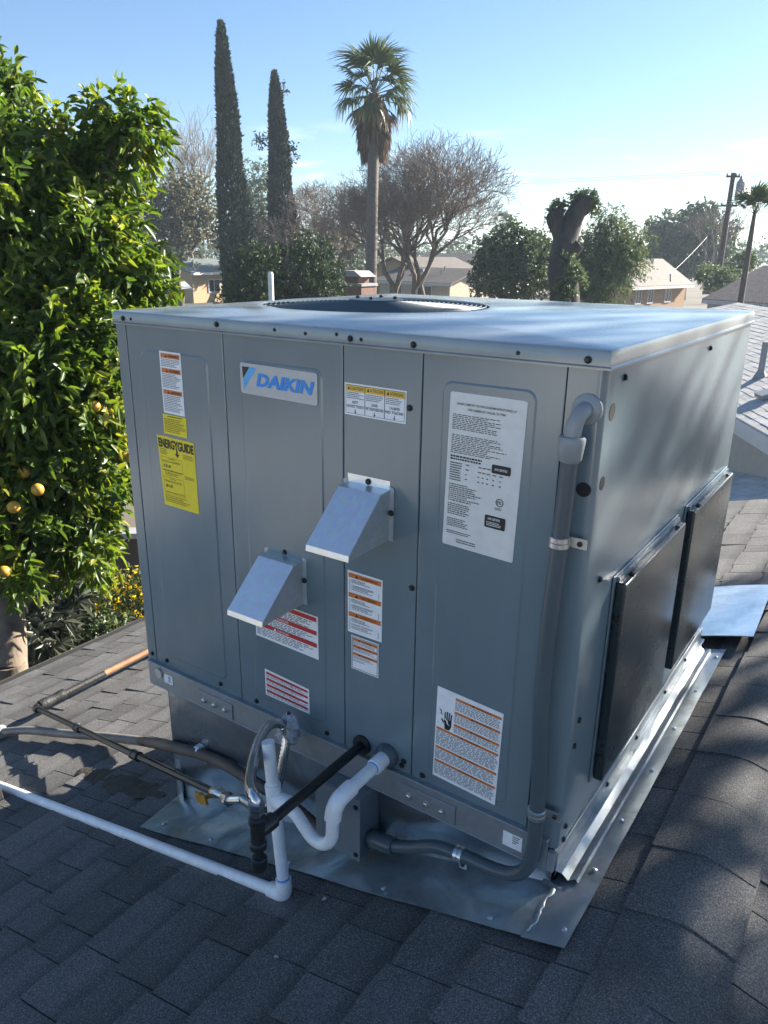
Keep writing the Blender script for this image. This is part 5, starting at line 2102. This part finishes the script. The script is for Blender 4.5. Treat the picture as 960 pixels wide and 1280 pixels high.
bd_ = 46.0
b0 = ground_under(514, 330, bd_)
b1 = ground_under(492, 330, bd_ + .5)
lookx = _r * np.array([1, 1, 0])
bare_tree('bare_tree', 'big leafless tree spreading behind the fan palm', b0, [(b0, lookx * .12 + np.array([0, 0, 1.0]), 2.75), (b1, lookx * .02 + np.array([0, 0, 1.0]), 2.95), (b0 + lookx * .5 + np.array([0, .8, 0]), lookx * -.05 + np.array([0, 0, 1.0]), 2.9)], 8, 11, .25, 'bark', 'twig', .62, .12, .775, minr=.0095)
b2 = ground_under(415, 330, bd_ + 6)
bare_tree('bare_tree', 'lower leafless tree left of the fan palm', b2, [(b2, np.array([0, 0, 1.0]), 2.6)], 8, 14, .2, 'bark', 'twig', .66, .09, .775, minr=.0105)
b3 = ground_under(898, 300, 80)
bare_tree('bare_tree', 'pale leafless tree behind the utility pole', b3, [(b3, np.array([0, 0, 1.0]), 3.2)], 6, 17, .2, 'bark_pale', 'bark_pale', .55, .15, .76, minr=.02)
b4 = ground_under(238, 300, 92)
bare_tree('bare_tree', 'pale wispy tree top rising behind the brown-leaved tree', b4, [(b4, np.array([0, 0, 1.0]), 5.0)], 6, 19, .25, 'bark_pale', 'bark_pale', .42, .35, .8, minr=.02)
b5 = at(952, 400, 34.0)
bare_tree('dry_vine', 'dry leafless bush climbing the tan wall at the right edge', (b5[0], b5[1], GZ), [((b5[0], b5[1], GZ), np.array([.1, 0, 1.0]), .9), ((b5[0] + .6, b5[1], GZ), np.array([.2, 0, 1.0]), 1.0)], 5, 23, .05, 'bark', 'twig', .6, .1, .82, minr=.006)

# ------------------------------------------------------------------ leafy trees behind
broad_tree('brown_leaved_tree', 'round tree with sparse brownish leaves above the tan house', 'tree', ground_under(222, 330, 60), px_blobs([(205, 262, 36, 0), (240, 258, 34, 0), (222, 240, 26, 0), (180, 268, 30, 1), (225, 285, 38, 0), (255, 280, 26, .5), (195, 292, 28, 0)], 60), 'brownleaf', 1700, 5, .36, .2, 71, trunk_r=.3, twig=.6, shell=.25, lump=.3)
foliage('upper_leaves', px_blobs([(238, 215, 26, 0), (220, 222, 20, 0), (252, 232, 22, 0)], 92), 260, 4, .35, .16, M['paleleaf'], bpy.data.objects['brown_leaved_tree'], seed=72, twig=.8, shell=.2)
broad_tree('pine_tree', 'mid green tree between the two cypresses', 'tree', ground_under(320, 320, 75), px_blobs([(318, 225, 22, 0), (325, 250, 26, 0), (312, 265, 24, 0), (330, 280, 26, 0), (308, 300, 24, 0)], 75), 'oak', 1100, 6, .4, .16, 73, trunk_r=.3, twig=.5)
broad_tree('olive_tree', 'hazy grey-green tree behind the conifer bushes', 'tree', ground_under(330, 320, 58), px_blobs([(300, 300, 28, 0), (335, 300, 30, 0), (365, 305, 22, 0), (350, 290, 20, 1), (300, 325, 26, 0), (345, 325, 26, 0)], 58), 'cypress', 1000, 6, .32, .14, 74, trunk_r=.25, twig=.5)
broad_tree('shade_shrub', 'dark green tree behind the bare tree trunks', 'tree', ground_under(430, 320, 70), px_blobs([(395, 300, 22, 0), (425, 305, 24, 0), (410, 320, 24, 0), (450, 325, 20, 0)], 70), 'oak', 700, 6, .4, .18, 75, trunk_r=.2, twig=.5)
broad_tree('round_tree', 'round leafy green tree left of the pollarded stump', 'tree', ground_under(640, 330, 38), px_blobs([(640, 315, 34, 0), (618, 330, 28, 0), (665, 322, 30, .2), (640, 300, 22, 0), (612, 350, 26, 0), (650, 350, 36, -.2), (680, 345, 24, .2), (676, 310, 18, .4), (610, 315, 18, 0)], 38), 'oak', 2000, 7, .22, .11, 76, trunk_r=.2, twig=.3, shell=.4)
broad_tree('pepper_tree', 'feathery weeping green tree right of the pollarded stump', 'tree', ground_under(750, 330, 34), px_blobs([(760, 290, 28, 0), (785, 300, 26, 0), (740, 310, 26, .3), (772, 325, 30, 0), (735, 335, 28, 0), (720, 350, 26, -.2), (752, 355, 32, -.2), (790, 330, 20, 0), (765, 275, 16, 0), (718, 318, 18, .3)], 34), 'pepper', 1700, 9, .2, .045, 77, trunk_r=.18, twig=.55, shell=.2, outward=.3, up=-.55, droop=.4)
broad_tree('dense_tree', 'broad dense dark green tree left of the utility pole', 'tree', ground_under(860, 330, 88), px_blobs([(845, 295, 30, 0), (875, 285, 28, 0), (880, 268, 14, 0), (825, 300, 22, 0), (855, 318, 34, 0), (895, 300, 24, .5), (885, 325, 24, 0), (828, 322, 22, 0), (815, 285, 12, 1), (865, 270, 12, 0)], 88), 'oak', 2400, 7, .46, .24, 78, trunk_r=.3, twig=.4, shell=.45)
broad_tree('small_tree', 'low green tree and shrubs at the foot of the utility pole', 'tree', ground_under(912, 350, 45), px_blobs([(890, 345, 14, 0), (912, 352, 14, 0), (925, 330, 12, 3), (935, 325, 10, 3)], 45), 'pepper', 500, 6, .25, .1, 79, trunk_r=.1, twig=.3)
# far belt of trees, read as one mass
gb = np.random.default_rng(200)
belt = []
for px in range(120, 1060, 13):
    d = gb.uniform(130, 240)
    belt.append((at(px, gb.uniform(312, 326), d), (gb.uniform(2.5, 5), gb.uniform(2.5, 5), gb.uniform(2.0, 4.2))))
bo = foliage('far_trees', belt, 5200, 5, .8, .5, M['oak'], None, seed=201, twig=1.2, shell=.3)
tag(bo, 'hazy belt of distant treetops along the horizon', 'trees', kind='stuff')
hl = MB()
v, f = [], []
for i in range(61):
    a = R(-90 + 130 * i / 60)
    dx, dy = math.sin(a), math.cos(a)
    h = 3 + 8 * (.5 + .5 * math.sin(i * .37 + 1)) * (.6 + .4 * math.sin(i * .91)) + 1.5 * math.sin(i * 2.3)
    v += [(820 * dx, 820 * dy, GZ - 2), (960 * dx, 960 * dy, h)]
f = [(2 * i, 2 * i + 1, 2 * i + 3, 2 * i + 2) for i in range(60)]
hl.add(v, f)
tag(hl.build('hills', M['hill'], smooth=60), kind='structure')

# pollarded stump
ps = empty('pollarded_tree', ground_under(712, 330, 24), 'thick pollarded stump with two lopped limbs and tufts of sprouts', 'tree')
gq = np.random.default_rng(300)
pdp = 24.0
t = MB()
t.tube(catmull([ground_under(712, 330, pdp), at(706, 372, pdp), at(702, 345, pdp), at(703, 315, pdp), at(705, 300, pdp)], 4), [.62, .6, .56, .5, .46, .45, .44, .43, .43, .42, .40, .39, .38, .37, .36, .34, .32], 12)
t.tube(catmull([at(704, 306, pdp), at(699, 290, pdp), at(694, 275, pdp), at(697, 264, pdp)], 4), [.34, .3, .27, .25, .24, .24, .25, .26, .28, .29, .26, .24, .2], 10)
t.tube(catmull([at(705, 306, pdp), at(712, 288, pdp), at(718, 270, pdp), at(727, 258, pdp), at(738, 255, pdp)], 4), [.38, .36, .35, .34, .33, .32, .32, .31, .31, .3, .3, .3, .32, .33, .3, .27, .22], 10)
for a, b_ in (((716, 312), (724, 305)), ((700, 330), (692, 322)), ((712, 340), (722, 334))):
    t.tube([at(*a, pdp), at(*b_, pdp - .1)], [.26, .2], 9)
t.build('trunk', M['bark_dark'], ps, smooth=70)
foliage('sprouts', px_blobs([(695, 262, 7, 0), (699, 258, 6, 0), (722, 250, 8, 0), (733, 249, 9, 0), (740, 256, 6, 0), (688, 274, 4, 0), (742, 262, 4, 0)], pdp), 420, 6, .12, .05, M['oak'], ps, seed=301, twig=.16, shell=.5)
foliage('trunk_ivy', px_blobs([(712, 330, 9, -.3), (718, 345, 10, -.3), (708, 350, 9, -.4), (700, 322, 5, -.3), (705, 365, 12, -.4), (724, 352, 8, 0)], pdp), 330, 6, .12, .07, M['pepper'], ps, seed=302, twig=.16, shell=.4)
# off-frame tree towards the sun, whose shade dapples the right side
hdir = np.array([math.sin(SUN_AZ), math.cos(SUN_AZ), 0])
edir = np.array([math.cos(SUN_AZ), -math.sin(SUN_AZ), 0])
SHD, SHQ = 9.0, 2.05
shc = edir * SHQ + hdir * SHD
shz = -1.05 + (SHD - .3) * math.tan(SUN_EL)
g9 = np.random.default_rng(400)
shb = []
for i in range(17):
    o_ = g9.normal(size=3) * np.array([.85, .9, .9])
    shb.append((np.array([shc[0], shc[1], shz]) + edir * o_[0] * 1.0 + hdir * o_[1] + np.array([0, 0, o_[2]]), (.6, .6, .5)))
broad_tree('shade_tree', 'loose leafy tree beyond the right edge whose shade dapples the unit', 'tree', (shc[0], shc[1], GZ), shb, 'oak', 1400, 7, .14, .07, 401, trunk_r=.16, twig=.35, shell=.3)

# ------------------------------------------------------------------ houses
def far_house(name, label, corner, rot, wx, wy, ze, rise, axis, wallm, roofm, wins=(), over=.45, hip=0.0, trim='fascia', dormer=None):
    """corner: plan position of the near corner; local x along rot, local y to its left"""
    ca, sa = math.cos(rot), math.sin(rot)

    def T(x, y, z):
        return (corner[0] + ca * x - sa * y, corner[1] + sa * x + ca * y, z)

    c = T(wx / 2, wy / 2, GZ)
    root = empty(name, c, label, 'house', 'houses of the neighbourhood')
    b = MB()
    v = [T(x, y, z) for x in (0, wx) for y in (0, wy) for z in (GZ, ze)]
    b.add(v, [(0, 1, 3, 2), (4, 6, 7, 5), (0, 4, 5, 1), (2, 3, 7, 6), (0, 2, 6, 4)])
    if hip == 0:
        if axis == 'x':
            for x in (0, wx):
                b.quad(T(x, 0, ze), T(x, wy, ze), T(x, wy / 2, ze + rise))
        else:
            for y in (0, wy):
                b.quad(T(0, y, ze), T(wx, y, ze), T(wx / 2, y, ze + rise))
    b.build('wall', M[wallm], root)
    r = MB()
    half = (wy if axis == 'x' else wx) / 2
    dz = rise / half * over
    th = .14

    def plane(pts):
        top = [np.array(T(*p)) for p in pts]
        r.extrude([p + np.array([0, 0, .02]) for p in top], (0, 0, th))

    if axis == 'x':
        e0, e1 = -over, wx + over
        plane([(e0, -over, ze - dz), (e1, -over, ze - dz), (e1 - hip, wy / 2, ze + rise), (e0 + hip, wy / 2, ze + rise)])
        plane([(e1, wy + over, ze - dz), (e0, wy + over, ze - dz), (e0 + hip, wy / 2, ze + rise), (e1 - hip, wy / 2, ze + rise)])
        if hip:
            plane([(e0, wy + over, ze - dz), (e0, -over, ze - dz), (e0 + hip, wy / 2, ze + rise)])
            plane([(e1, -over, ze - dz), (e1, wy + over, ze - dz), (e1 - hip, wy / 2, ze + rise)])
    else:
        e0, e1 = -over, wy + over
        plane([(-over, e1, ze - dz), (-over, e0, ze - dz), (wx / 2, e0 + hip, ze + rise), (wx / 2, e1 - hip, ze + rise)])
        plane([(wx + over, e0, ze - dz), (wx + over, e1, ze - dz), (wx / 2, e1 - hip, ze + rise), (wx / 2, e0 + hip, ze + rise)])
        if hip:
            plane([(-over, e0, ze - dz), (wx + over, e0, ze - dz), (wx / 2, e0 + hip, ze + rise)])
            plane([(wx + over, e1, ze - dz), (-over, e1, ze - dz), (wx / 2, e1 - hip, ze + rise)])
    ro = r.build('roof', M[roofm], root)
    hsh = random.Random(int(abs(corner[0] * 7 + corner[1] * 3)))
    for k in range(3):
        u_, w_ = hsh.uniform(.2, .8), hsh.uniform(.15, .4)
        vx, vy = (u_ * wx, w_ * wy) if axis == 'x' else (w_ * wx if k else (1 - w_) * wx, u_ * wy)
        rr_ = (min(vy, wy - vy) if axis == 'x' else min(vx, wx - vx)) / half * rise
        vp_ = MB()
        if k < 2:
            vp_.tube([T(vx, vy, ze + rr_), T(vx, vy, ze + rr_ + .55)], [.06, .06], 8)
        else:
            vp_.add([T(vx + a_, vy + b_, ze + rr_ + c_) for a_ in (-.22, .22) for b_ in (-.22, .22) for c_ in (-.1, .36)], [(0, 1, 3, 2), (4, 6, 7, 5), (0, 4, 5, 1), (2, 3, 7, 6), (0, 2, 6, 4), (1, 5, 7, 3)])
        vp_.build('roof_vent', M['pole_grey'], ro)
    fz = MB()
    if axis == 'x' or hip:
        for y in (-over - .02, wy + over):
            fz.add([T(x, yy, z) for x in (-over, wx + over) for yy in (y, y + .03) for z in (ze - dz - .1, ze - dz + .12)], [(0, 1, 3, 2), (4, 6, 7, 5), (0, 4, 5, 1), (2, 3, 7, 6), (0, 2, 6, 4), (1, 5, 7, 3)])
    if axis == 'y' or hip:
        for x in (-over - .02, wx + over):
            fz.add([T(xx, y, z) for xx in (x, x + .03) for y in (-over, wy + over) for z in (ze - dz - .1, ze - dz + .12)], [(0, 1, 3, 2), (4, 6, 7, 5), (0, 4, 5, 1), (2, 3, 7, 6), (0, 2, 6, 4), (1, 5, 7, 3)])
    fz.build('fascia', M[trim], root)
    for face, u0, u1, z0, z1, kind in wins:
        def Q(u, off, z):
            if face == 'S': return T(u, -off, z)
            if face == 'N': return T(u, wy + off, z)
            if face == 'E': return T(wx + off, u, z)
            return T(-off, u, z)
        m = MB()
        for a0, a1, c0, c1 in ((u0 - .08, u1 + .08, z1, z1 + .08), (u0 - .08, u1 + .08, z0 - .08, z0), (u0 - .08, u0, z0, z1), (u1, u1 + .08, z0, z1), ((u0 + u1) / 2 - .03, (u0 + u1) / 2 + .03, z0, z1)):
            m.add([Q(u, o_, z) for u in (a0, a1) for o_ in (.0, .07) for z in (c0, c1)], [(0, 1, 3, 2), (4, 6, 7, 5), (0, 4, 5, 1), (2, 3, 7, 6), (0, 2, 6, 4), (1, 5, 7, 3)])
        wo_ = m.build(kind, M['fascia'] if kind == 'window' else M['brick_red'], root)
        m = MB()
        m.add([Q(u, o_, z) for u in (u0, u1) for o_ in (.005, .03) for z in (z0, z1)], [(0, 1, 3, 2), (4, 6, 7, 5), (0, 4, 5, 1), (2, 3, 7, 6), (0, 2, 6, 4), (1, 5, 7, 3)])
        m.build('pane' if kind == 'window' else 'leaf_panel', M['glass'] if kind == 'window' else M['brick_red'], wo_)
    return root


def plan(px, py, z):
    return on_axis(px, py, 2, z)


# tan house behind the citrus
q = plan(243, 342, -1.9)
far_house('tan_house', 'tan stucco house with a low green-grey roof left of the cypress', (q[0] - 9, q[1] - 0.3), 0, 9, 14, -1.75, 1.0, 'y', 'tan', 'green_shingle',
          (('E', 2.0, 3.4, -3.6, -2.5, 'window'), ('E', 7, 8.4, -3.6, -2.5, 'window'), ('S', 2, 3.2, -3.6, -2.4, 'window')), over=.7)
aw = MB()
q1 = plan(222, 345, -2.0)
aw.extrude([q1, q1 + np.array([3.2, -1.2, -1.0]), q1 + np.array([2.0, -4.0, -1.0]), q1 + np.array([-1.2, -2.8, 0])], (0, 0, .08))
tag(aw.build('awning', M['tarp']), 'pale sloping patio cover beside the tan house', 'awning')
# houses in the middle, beyond the bare trees
q = plan(545, 349, -2.1)
far_house('cream_house', 'cream house with brown gabled roof right of the bare tree trunks', (q[0] - 9.0, q[1]), R(-4), 9, 10, -2.0, 1.7, 'y', 'tan', 'tan_shingle',
          (('S', 1.4, 2.4, -4.4, -2.5, 'door'), ('S', 4.2, 5.8, -3.7, -2.5, 'window'), ('E', 2, 3.6, -3.7, -2.5, 'window'), ('S', 7, 8, -3.7, -2.5, 'window')), over=.5)
q = plan(478, 347, -2.1)
far_house('brown_house', 'brown-roofed house behind the fan palm trunk', (q[0] - 6, q[1] + 14), R(5), 11, 10, -2.0, 2.1, 'x', 'beige', 'brown_shingle',
          (('S', 4.5, 6.2, -4.3, -2.4, 'window'), ('S', 1.2, 2.2, -4.4, -2.4, 'door'), ('E', 3, 4.5, -3.6, -2.5, 'window')), over=.6)
q = plan(592, 350, -2.2)
far_house('porch_house', 'small house with a grey-brown porch roof beside the round tree', (q[0] - 5.5, q[1] - 8), R(-6), 8, 7, -2.2, 1.0, 'x', 'cream', 'tan_shingle',
          (('S', 1.2, 2.6, -4.3, -2.6, 'window'), ('S', 4.5, 6, -4.2, -2.6, 'window')), over=.6)
q = plan(640, 345, -2.0)
far_house('far_house', 'pale roofed house half hidden by the round green tree', (q[0], q[1] + 12), R(-5), 12, 9, -1.9, 1.4, 'x', 'cream', 'brown_shingle', (('S', 3, 4.6, -3.6, -2.5, 'window'),), over=.5)
# orange stucco house
q = plan(788, 357, -2.0)
far_house('orange_house', 'orange stucco house with a tan shingle roof right of the weeping tree', (q[0] - 5.4, q[1] + 1), R(-11), 5.4, 10, -1.9, 1.75, 'y', 'orange_wall', 'tan_shingle',
          (('E', 1.2, 2.0, -3.4, -2.3, 'window'), ('E', 3.2, 4.0, -3.4, -2.3, 'window'), ('E', 6.2, 7.2, -3.4, -2.3, 'window'), ('S', 1.3, 3.4, -4.3, -2.7, 'window')), over=.5)
q = plan(852, 362, -2.1)
far_house('shed_house', 'small gabled outbuilding right of the orange house', (q[0] + 1.3, q[1] + 3), R(-18), 3.4, 5, -2.2, 1.0, 'y', 'beige', 'grey_shingle', (('S', .7, 2.7, -4.5, -2.5, 'door'),), over=.35)
q = plan(915, 372, -2.2)
far_house('brown_wall_house', 'long tan house with a brown roof at the right edge', (q[0] + .3, q[1] - 6), R(-30), 14, 8, -2.0, 1.6, 'x', 'beige', 'brown_shingle', (('S', 4, 5.4, -3.7, -2.6, 'window'),), over=.5)
# brick chimney in front of the bare trees
q = at(447, 362, 30)
chm = empty('brick_chimney', (q[0], q[1], GZ), 'red brick chimney stack with grey cap left of the palm trunk', 'chimney')
b = MB()
b.box(q[0] - .75, q[0] + .55, q[1] - .5, q[1] + .5, GZ, q[2] + .15)
b.build('stack', M['brick_red'], chm)
b = MB()
b.box(q[0] - .8, q[0] + .6, q[1] - .55, q[1] + .55, q[2] + .15, q[2] + .25)
b.build('crown_slab', M['wall_grey'], chm)
b = MB()
b.box(q[0] - .5, q[0] + .3, q[1] - .35, q[1] + .35, q[2] + .25, q[2] + .5)
b.build('flue', M['brick_red'], chm)
b = MB()
b.extrude([(q[0] - .75, q[1] - .5, q[2] + .5), (q[0] + .55, q[1] - .5, q[2] + .5), (q[0] + .2, q[1] - .5, q[2] + .72), (q[0] - .4, q[1] - .5, q[2] + .72)], (0, 1.0, 0))
b.build('cap', M['wall_grey'], chm)
# white pole behind the unit
q = at(338, 340, 7.0)
b = MB()
b.tube([(q[0], q[1], GZ), (q[0], q[1], q[2] - .02), (q[0], q[1], q[2])], [.026, .026, .02], 12)
tag(b.build('white_pole', M['pvc'], smooth=50), 'thin white pole standing up behind the fan grille', 'pole')

# ------------------------------------------------------------------ light-roofed neighbour at the right
A = np.array([-.537, 11.687, -2.2])
dN = unit(np.array([.50, -.866, 0]))
nN = np.array([.866, .50, 0])
nb = empty('light_roof_house', (A[0] + 2, A[1] + 2, GZ), 'beige house with a pale grey shingle roof at the right edge', 'house', 'houses of the neighbourhood')
run, pitch = 3.4, .345
s0, s1 = -13.5, 4.0              # along the eave
hipl = 3.4


def NP(s, qv, z):
    return A + dN * s + nN * qv + np.array([0, 0, z - A[2]])


def npl(s, qv, h=0):
    return NP(s, qv, -2.2 + pitch * qv + h)


dk = MB()
top = [npl(s0, 0, -.0005), npl(s1, 0, -.0005), npl(s1, run, -.0005), npl(s0 + hipl, run, -.0005)]
dk.extrude(top, (0, 0, -.05))
back = [npl(s0 + hipl, run, -.014), npl(s1, run, -.014), NP(s1, 2 * run, -2.21), NP(s0, 2 * run, -2.21)]
dk.extrude(back, (0, 0, -.05))
hipf = [npl(s0, 0, -.015), npl(s0 + hipl, run, -.015), NP(s0, 2 * run, -2.212)]
dk.extrude(hipf, (0, 0, -.05))
nroof = dk.build('roof', M['light_shingle'], nb)
thn = math.atan(pitch)
Xn = -nN * math.cos(thn) + np.array([0, 0, -math.sin(thn)])
Zn = -nN * math.sin(thn) + np.array([0, 0, math.cos(thn)])
Yn = np.cross(Zn, Xn)
L = [[], [], []]
rs2 = random.Random(9)
nrow = int(run / math.cos(thn) / EXPO)
for c in range(nrow):
    dq = (c + 1) * EXPO * math.cos(thn)     # butt distance from ridge
    qv = run - dq
    if qv < -.02: continue
    s = s0 + hipl * (qv + .05) / run + rs2.uniform(0, .15)
    while s < s1 - .15:
        wd = .305 if c % 2 else .305
        o = npl(s + wd / 2 + (.15 if c % 2 else 0), qv) - Xn * EXPO
        v, f = VAR[rs2.randrange(10)]
        B = np.array(v)
        off = sum(len(a) for a in L[0])
        L[0].append(o + B[:, 0:1] * Xn + B[:, 1:2] * (wd - .002) * Yn + B[:, 2:3] * Zn * .6)
        L[1].append(np.array(f) + off)
        L[2].append(np.full(len(B), rs2.random()))
        s += wd
obj_from('shingle_field', np_mesh('shingle_field', np.concatenate(L[0]), np.concatenate(L[1]), M['light_shingle'], np.concatenate(L[2])), nroof, kind='stuff')
b = MB()
b.extrude([NP(s0, -.02, -2.36), NP(s1, -.02, -2.36), NP(s1, -.02, -2.225), NP(s0, -.02, -2.225)], nN * .03)
b.extrude([NP(s0, .012, -2.47), NP(s1, .012, -2.47), NP(s1, .012, -2.362), NP(s0, .012, -2.362)], nN * .03)
b.build('fascia', M['fascia'], nb)
b = MB()
b.extrude([NP(s0 + .4, .06, GZ), NP(s1 - .4, .06, GZ), NP(s1 - .4, .06, -2.30), NP(s0 + .4, .06, -2.30)], nN * .15)
b.extrude([NP(s1 - .4, .06, GZ), NP(s1 - .4, 2 * run - .4, GZ), NP(s1 - .4, 2 * run - .4, -2.25), NP(s1 - .4, run, -1.2), NP(s1 - .4, .06, -2.30)], -dN * .15)
b.build('wall', M['beige'], nb)
# vent pipe and low vent on its roof
for (px, py), hgt, nm in (((950, 472), .62, 'vent_pipe'), ((958, 497), .12, 'low_vent')):
    d = ray(px, py)
    nn_ = Zn
    c0 = CAM + (nn_ @ (npl(0, 0) - CAM)) / (nn_ @ d) * d
    root = empty(nm, c0, parent=nb)
    b = MB()
    if nm == 'vent_pipe':
        b.tube([c0, c0 + np.array([0, 0, hgt])], .055, 12)
        b.tube([c0 - np.array([0, 0, .03]), c0 + np.array([0, 0, .12])], [.13, .06], 12)
    else:
        b.obox(c0 + Zn * .06, Xn, Yn, Zn, .12, .16, .035)
    b.build('body', M['pole_grey'], root, smooth=40)
# lower porch roof against that wall, its shingles in the shade
def on_wall(px, py):
    d = ray(px, py)
    P0 = NP(0, .06, 0)
    return CAM + (nN @ (P0 - CAM)) / (nN @ d) * d


w0, w1 = on_wall(880, 583), on_wall(985, 602)
pr = empty('porch_roof', ((w0 + w1) / 2 + np.array([0, 0, -.5])), parent=nb)
ed = unit(w1 - w0)
dn = unit(np.cross(ed, np.array([0, 0, 1.0])) * np.array([1, 1, 0]))
if dn @ (CAM - w0) < 0: dn = -dn
dn = unit(dn + np.array([0, 0, -.3]))
nz_ = unit(np.cross(ed, dn))
if nz_[2] < 0: nz_ = -nz_
e0_ = w0 - ed * 1.5
Lw = np.linalg.norm(w1 - w0) + 3.5
b = MB()
b.extrude([e0_, e0_ + ed * Lw, e0_ + ed * Lw + dn * 2.6, e0_ + dn * 2.6], -nz_ * .08)
pdk = b.build('deck', M['light_shingle'], pr)
lm = []
for v, f in VAR[:5]:
    me = bpy.data.meshes.new('shingle')
    me.from_pydata(v, [], f)
    me.materials.append(M['light_shingle'])
    lm.append(me)
Yp = np.cross(nz_, dn)
for c in range(17):
    s = -(c % 2) * .15
    while s < Lw - .3:
        o_ = e0_ + ed * (s + .1525 + .15) + dn * (c * EXPO) + nz_ * .002
        p = proj(np.array([o_]))[0]
        if 880 < p[0] < 985 and 560 < p[1] < 680:
            ob = obj_from('shingle', lm[rs2.randrange(5)], pr, o_)
            ob.rotation_euler = Matrix((dn, Yp, nz_)).transposed().to_euler()
            ob.scale = (1, .30, .9)
        s += .305

# ------------------------------------------------------------------ utility poles and wires
def pole(name, label, px, py, depth, r, arms):
    tp = at(px, py, depth)
    root = empty(name, (tp[0], tp[1], GZ), label, 'utility pole', 'utility poles')
    b = MB()
    b.tube([(tp[0], tp[1], GZ), tp], [r * 1.25, r * .8], 10)
    b.build('pole', M['wood_pole'], root, smooth=60)
    for dz, half in arms:
        a = MB()
        ax = unit(_r * np.array([1, 1, 0]))
        a.obox(tp + np.array([0, 0, -dz]), ax, np.cross(ax, (0, 0, 1.0)), (0, 0, 1), half, .06, .07)
        ao = a.build('crossarm', M['wood_pole'], root)
        for s in (-.9, .9, .45):
            i_ = MB()
            c0 = tp + np.array([0, 0, -dz + .07]) + ax * half * s
            i_.tube([c0, c0 + np.array([0, 0, .1]), c0 + np.array([0, 0, .16])], [.05, .06, .03], 8)
            i_.build('insulator', M['pole_grey'], ao)
    return root, tp


up, tpole = pole('utility_pole', 'tall dark wooden utility pole with a transformer near its top', 917, 216, 56, .2, ((.25, .5), (2.25, .6)))
tr = MB()
c0 = at(925, 236, 56)
tr.tube([c0 - np.array([0, 0, .75]), c0 - np.array([0, 0, .7]), c0 + np.array([0, 0, .45]), c0 + np.array([0, 0, .55]), c0 + np.array([0, 0, .9])], [.26, .3, .3, .2, .06], 12)
tr.build('transformer', M['pole_grey'], up, smooth=40)
pole('utility_pole', 'thin far utility pole right of the dense tree', 921, 282, 95, .17, ((.3, .9),))
pole('utility_pole', 'tiny distant utility pole above the round green tree', 677, 290, 170, .22, ())
for i, (y0, y1, lb) in enumerate(((214, 232, 'uppermost power line running left from the pole top'), (217, 236, 'second power line just under the pole top'), (250, 262, 'middle power line below the transformer'), (253, 268, 'lowest power line across the pale sky'))):
    a = at(917, y0, 56)
    e = at(-150 if i < 2 else 100, y1, 120)
    c2 = at(1130, y0 - 14 + 6 * (i > 1), 40)
    b = MB()
    pts = [a + (e - a) * t - np.array([0, 0, 3.0 * 4 * t * (1 - t) * .35]) for t in np.linspace(0, 1, 25)]
    b.tube(pts, .009, 4)
    pts = [a + (c2 - a) * t - np.array([0, 0, .5 * 4 * t * (1 - t)]) for t in np.linspace(0, 1, 10)]
    b.tube(pts, .009, 4)
    tag(b.build('power_line', M['wire']), lb, 'wire', 'power lines')
a = at(838, 342, 50)
b = MB()
e = at(884, 296, 56)
b.tube([a + (e - a) * t - np.array([0, 0, .4 * t * (1 - t)]) for t in np.linspace(0, 1, 9)], .009, 4)
b.tube([a, at(838, 352, 50)], .05, 6)
tag(b.build('service_drop', M['pole_grey']), 'pale service cable rising from the orange house roof', 'wire')

# unseen pale house, added behind the camera to bounce sunlight onto the unit's front
far_house('fill_house', 'unseen pale stucco house added behind the viewer to bounce sun onto the unit', (-4.0, -19.0), 0, 13, 7, -1.6, 1.6, 'x', 'pale_wall', 'light_shingle',
          (('N', 2.5, 4.0, -3.6, -2.4, 'window'), ('N', 8.5, 10.0, -3.6, -2.4, 'window')), over=.5)

# ------------------------------------------------------------------ the air
hz = MB()
hz.box(-1350, 1350, -1350, 1350, GZ - 3.5, 17.5)
hm = bpy.data.materials.new('haze')
hm.use_nodes = True
hm.node_tree.nodes.clear()
ho = hm.node_tree.nodes.new('ShaderNodeOutputMaterial')
pvn = hm.node_tree.nodes.new('ShaderNodeVolumePrincipled')
pvn.inputs['Color'].default_value = (0.72, 0.86, 1.0, 1)
pvn.inputs['Density'].default_value = 0.00075
pvn.inputs['Anisotropy'].default_value = 0.1
hm.node_tree.links.new(pvn.outputs[0], ho.inputs['Volume'])
tag(hz.build('haze', hm), kind='stuff')
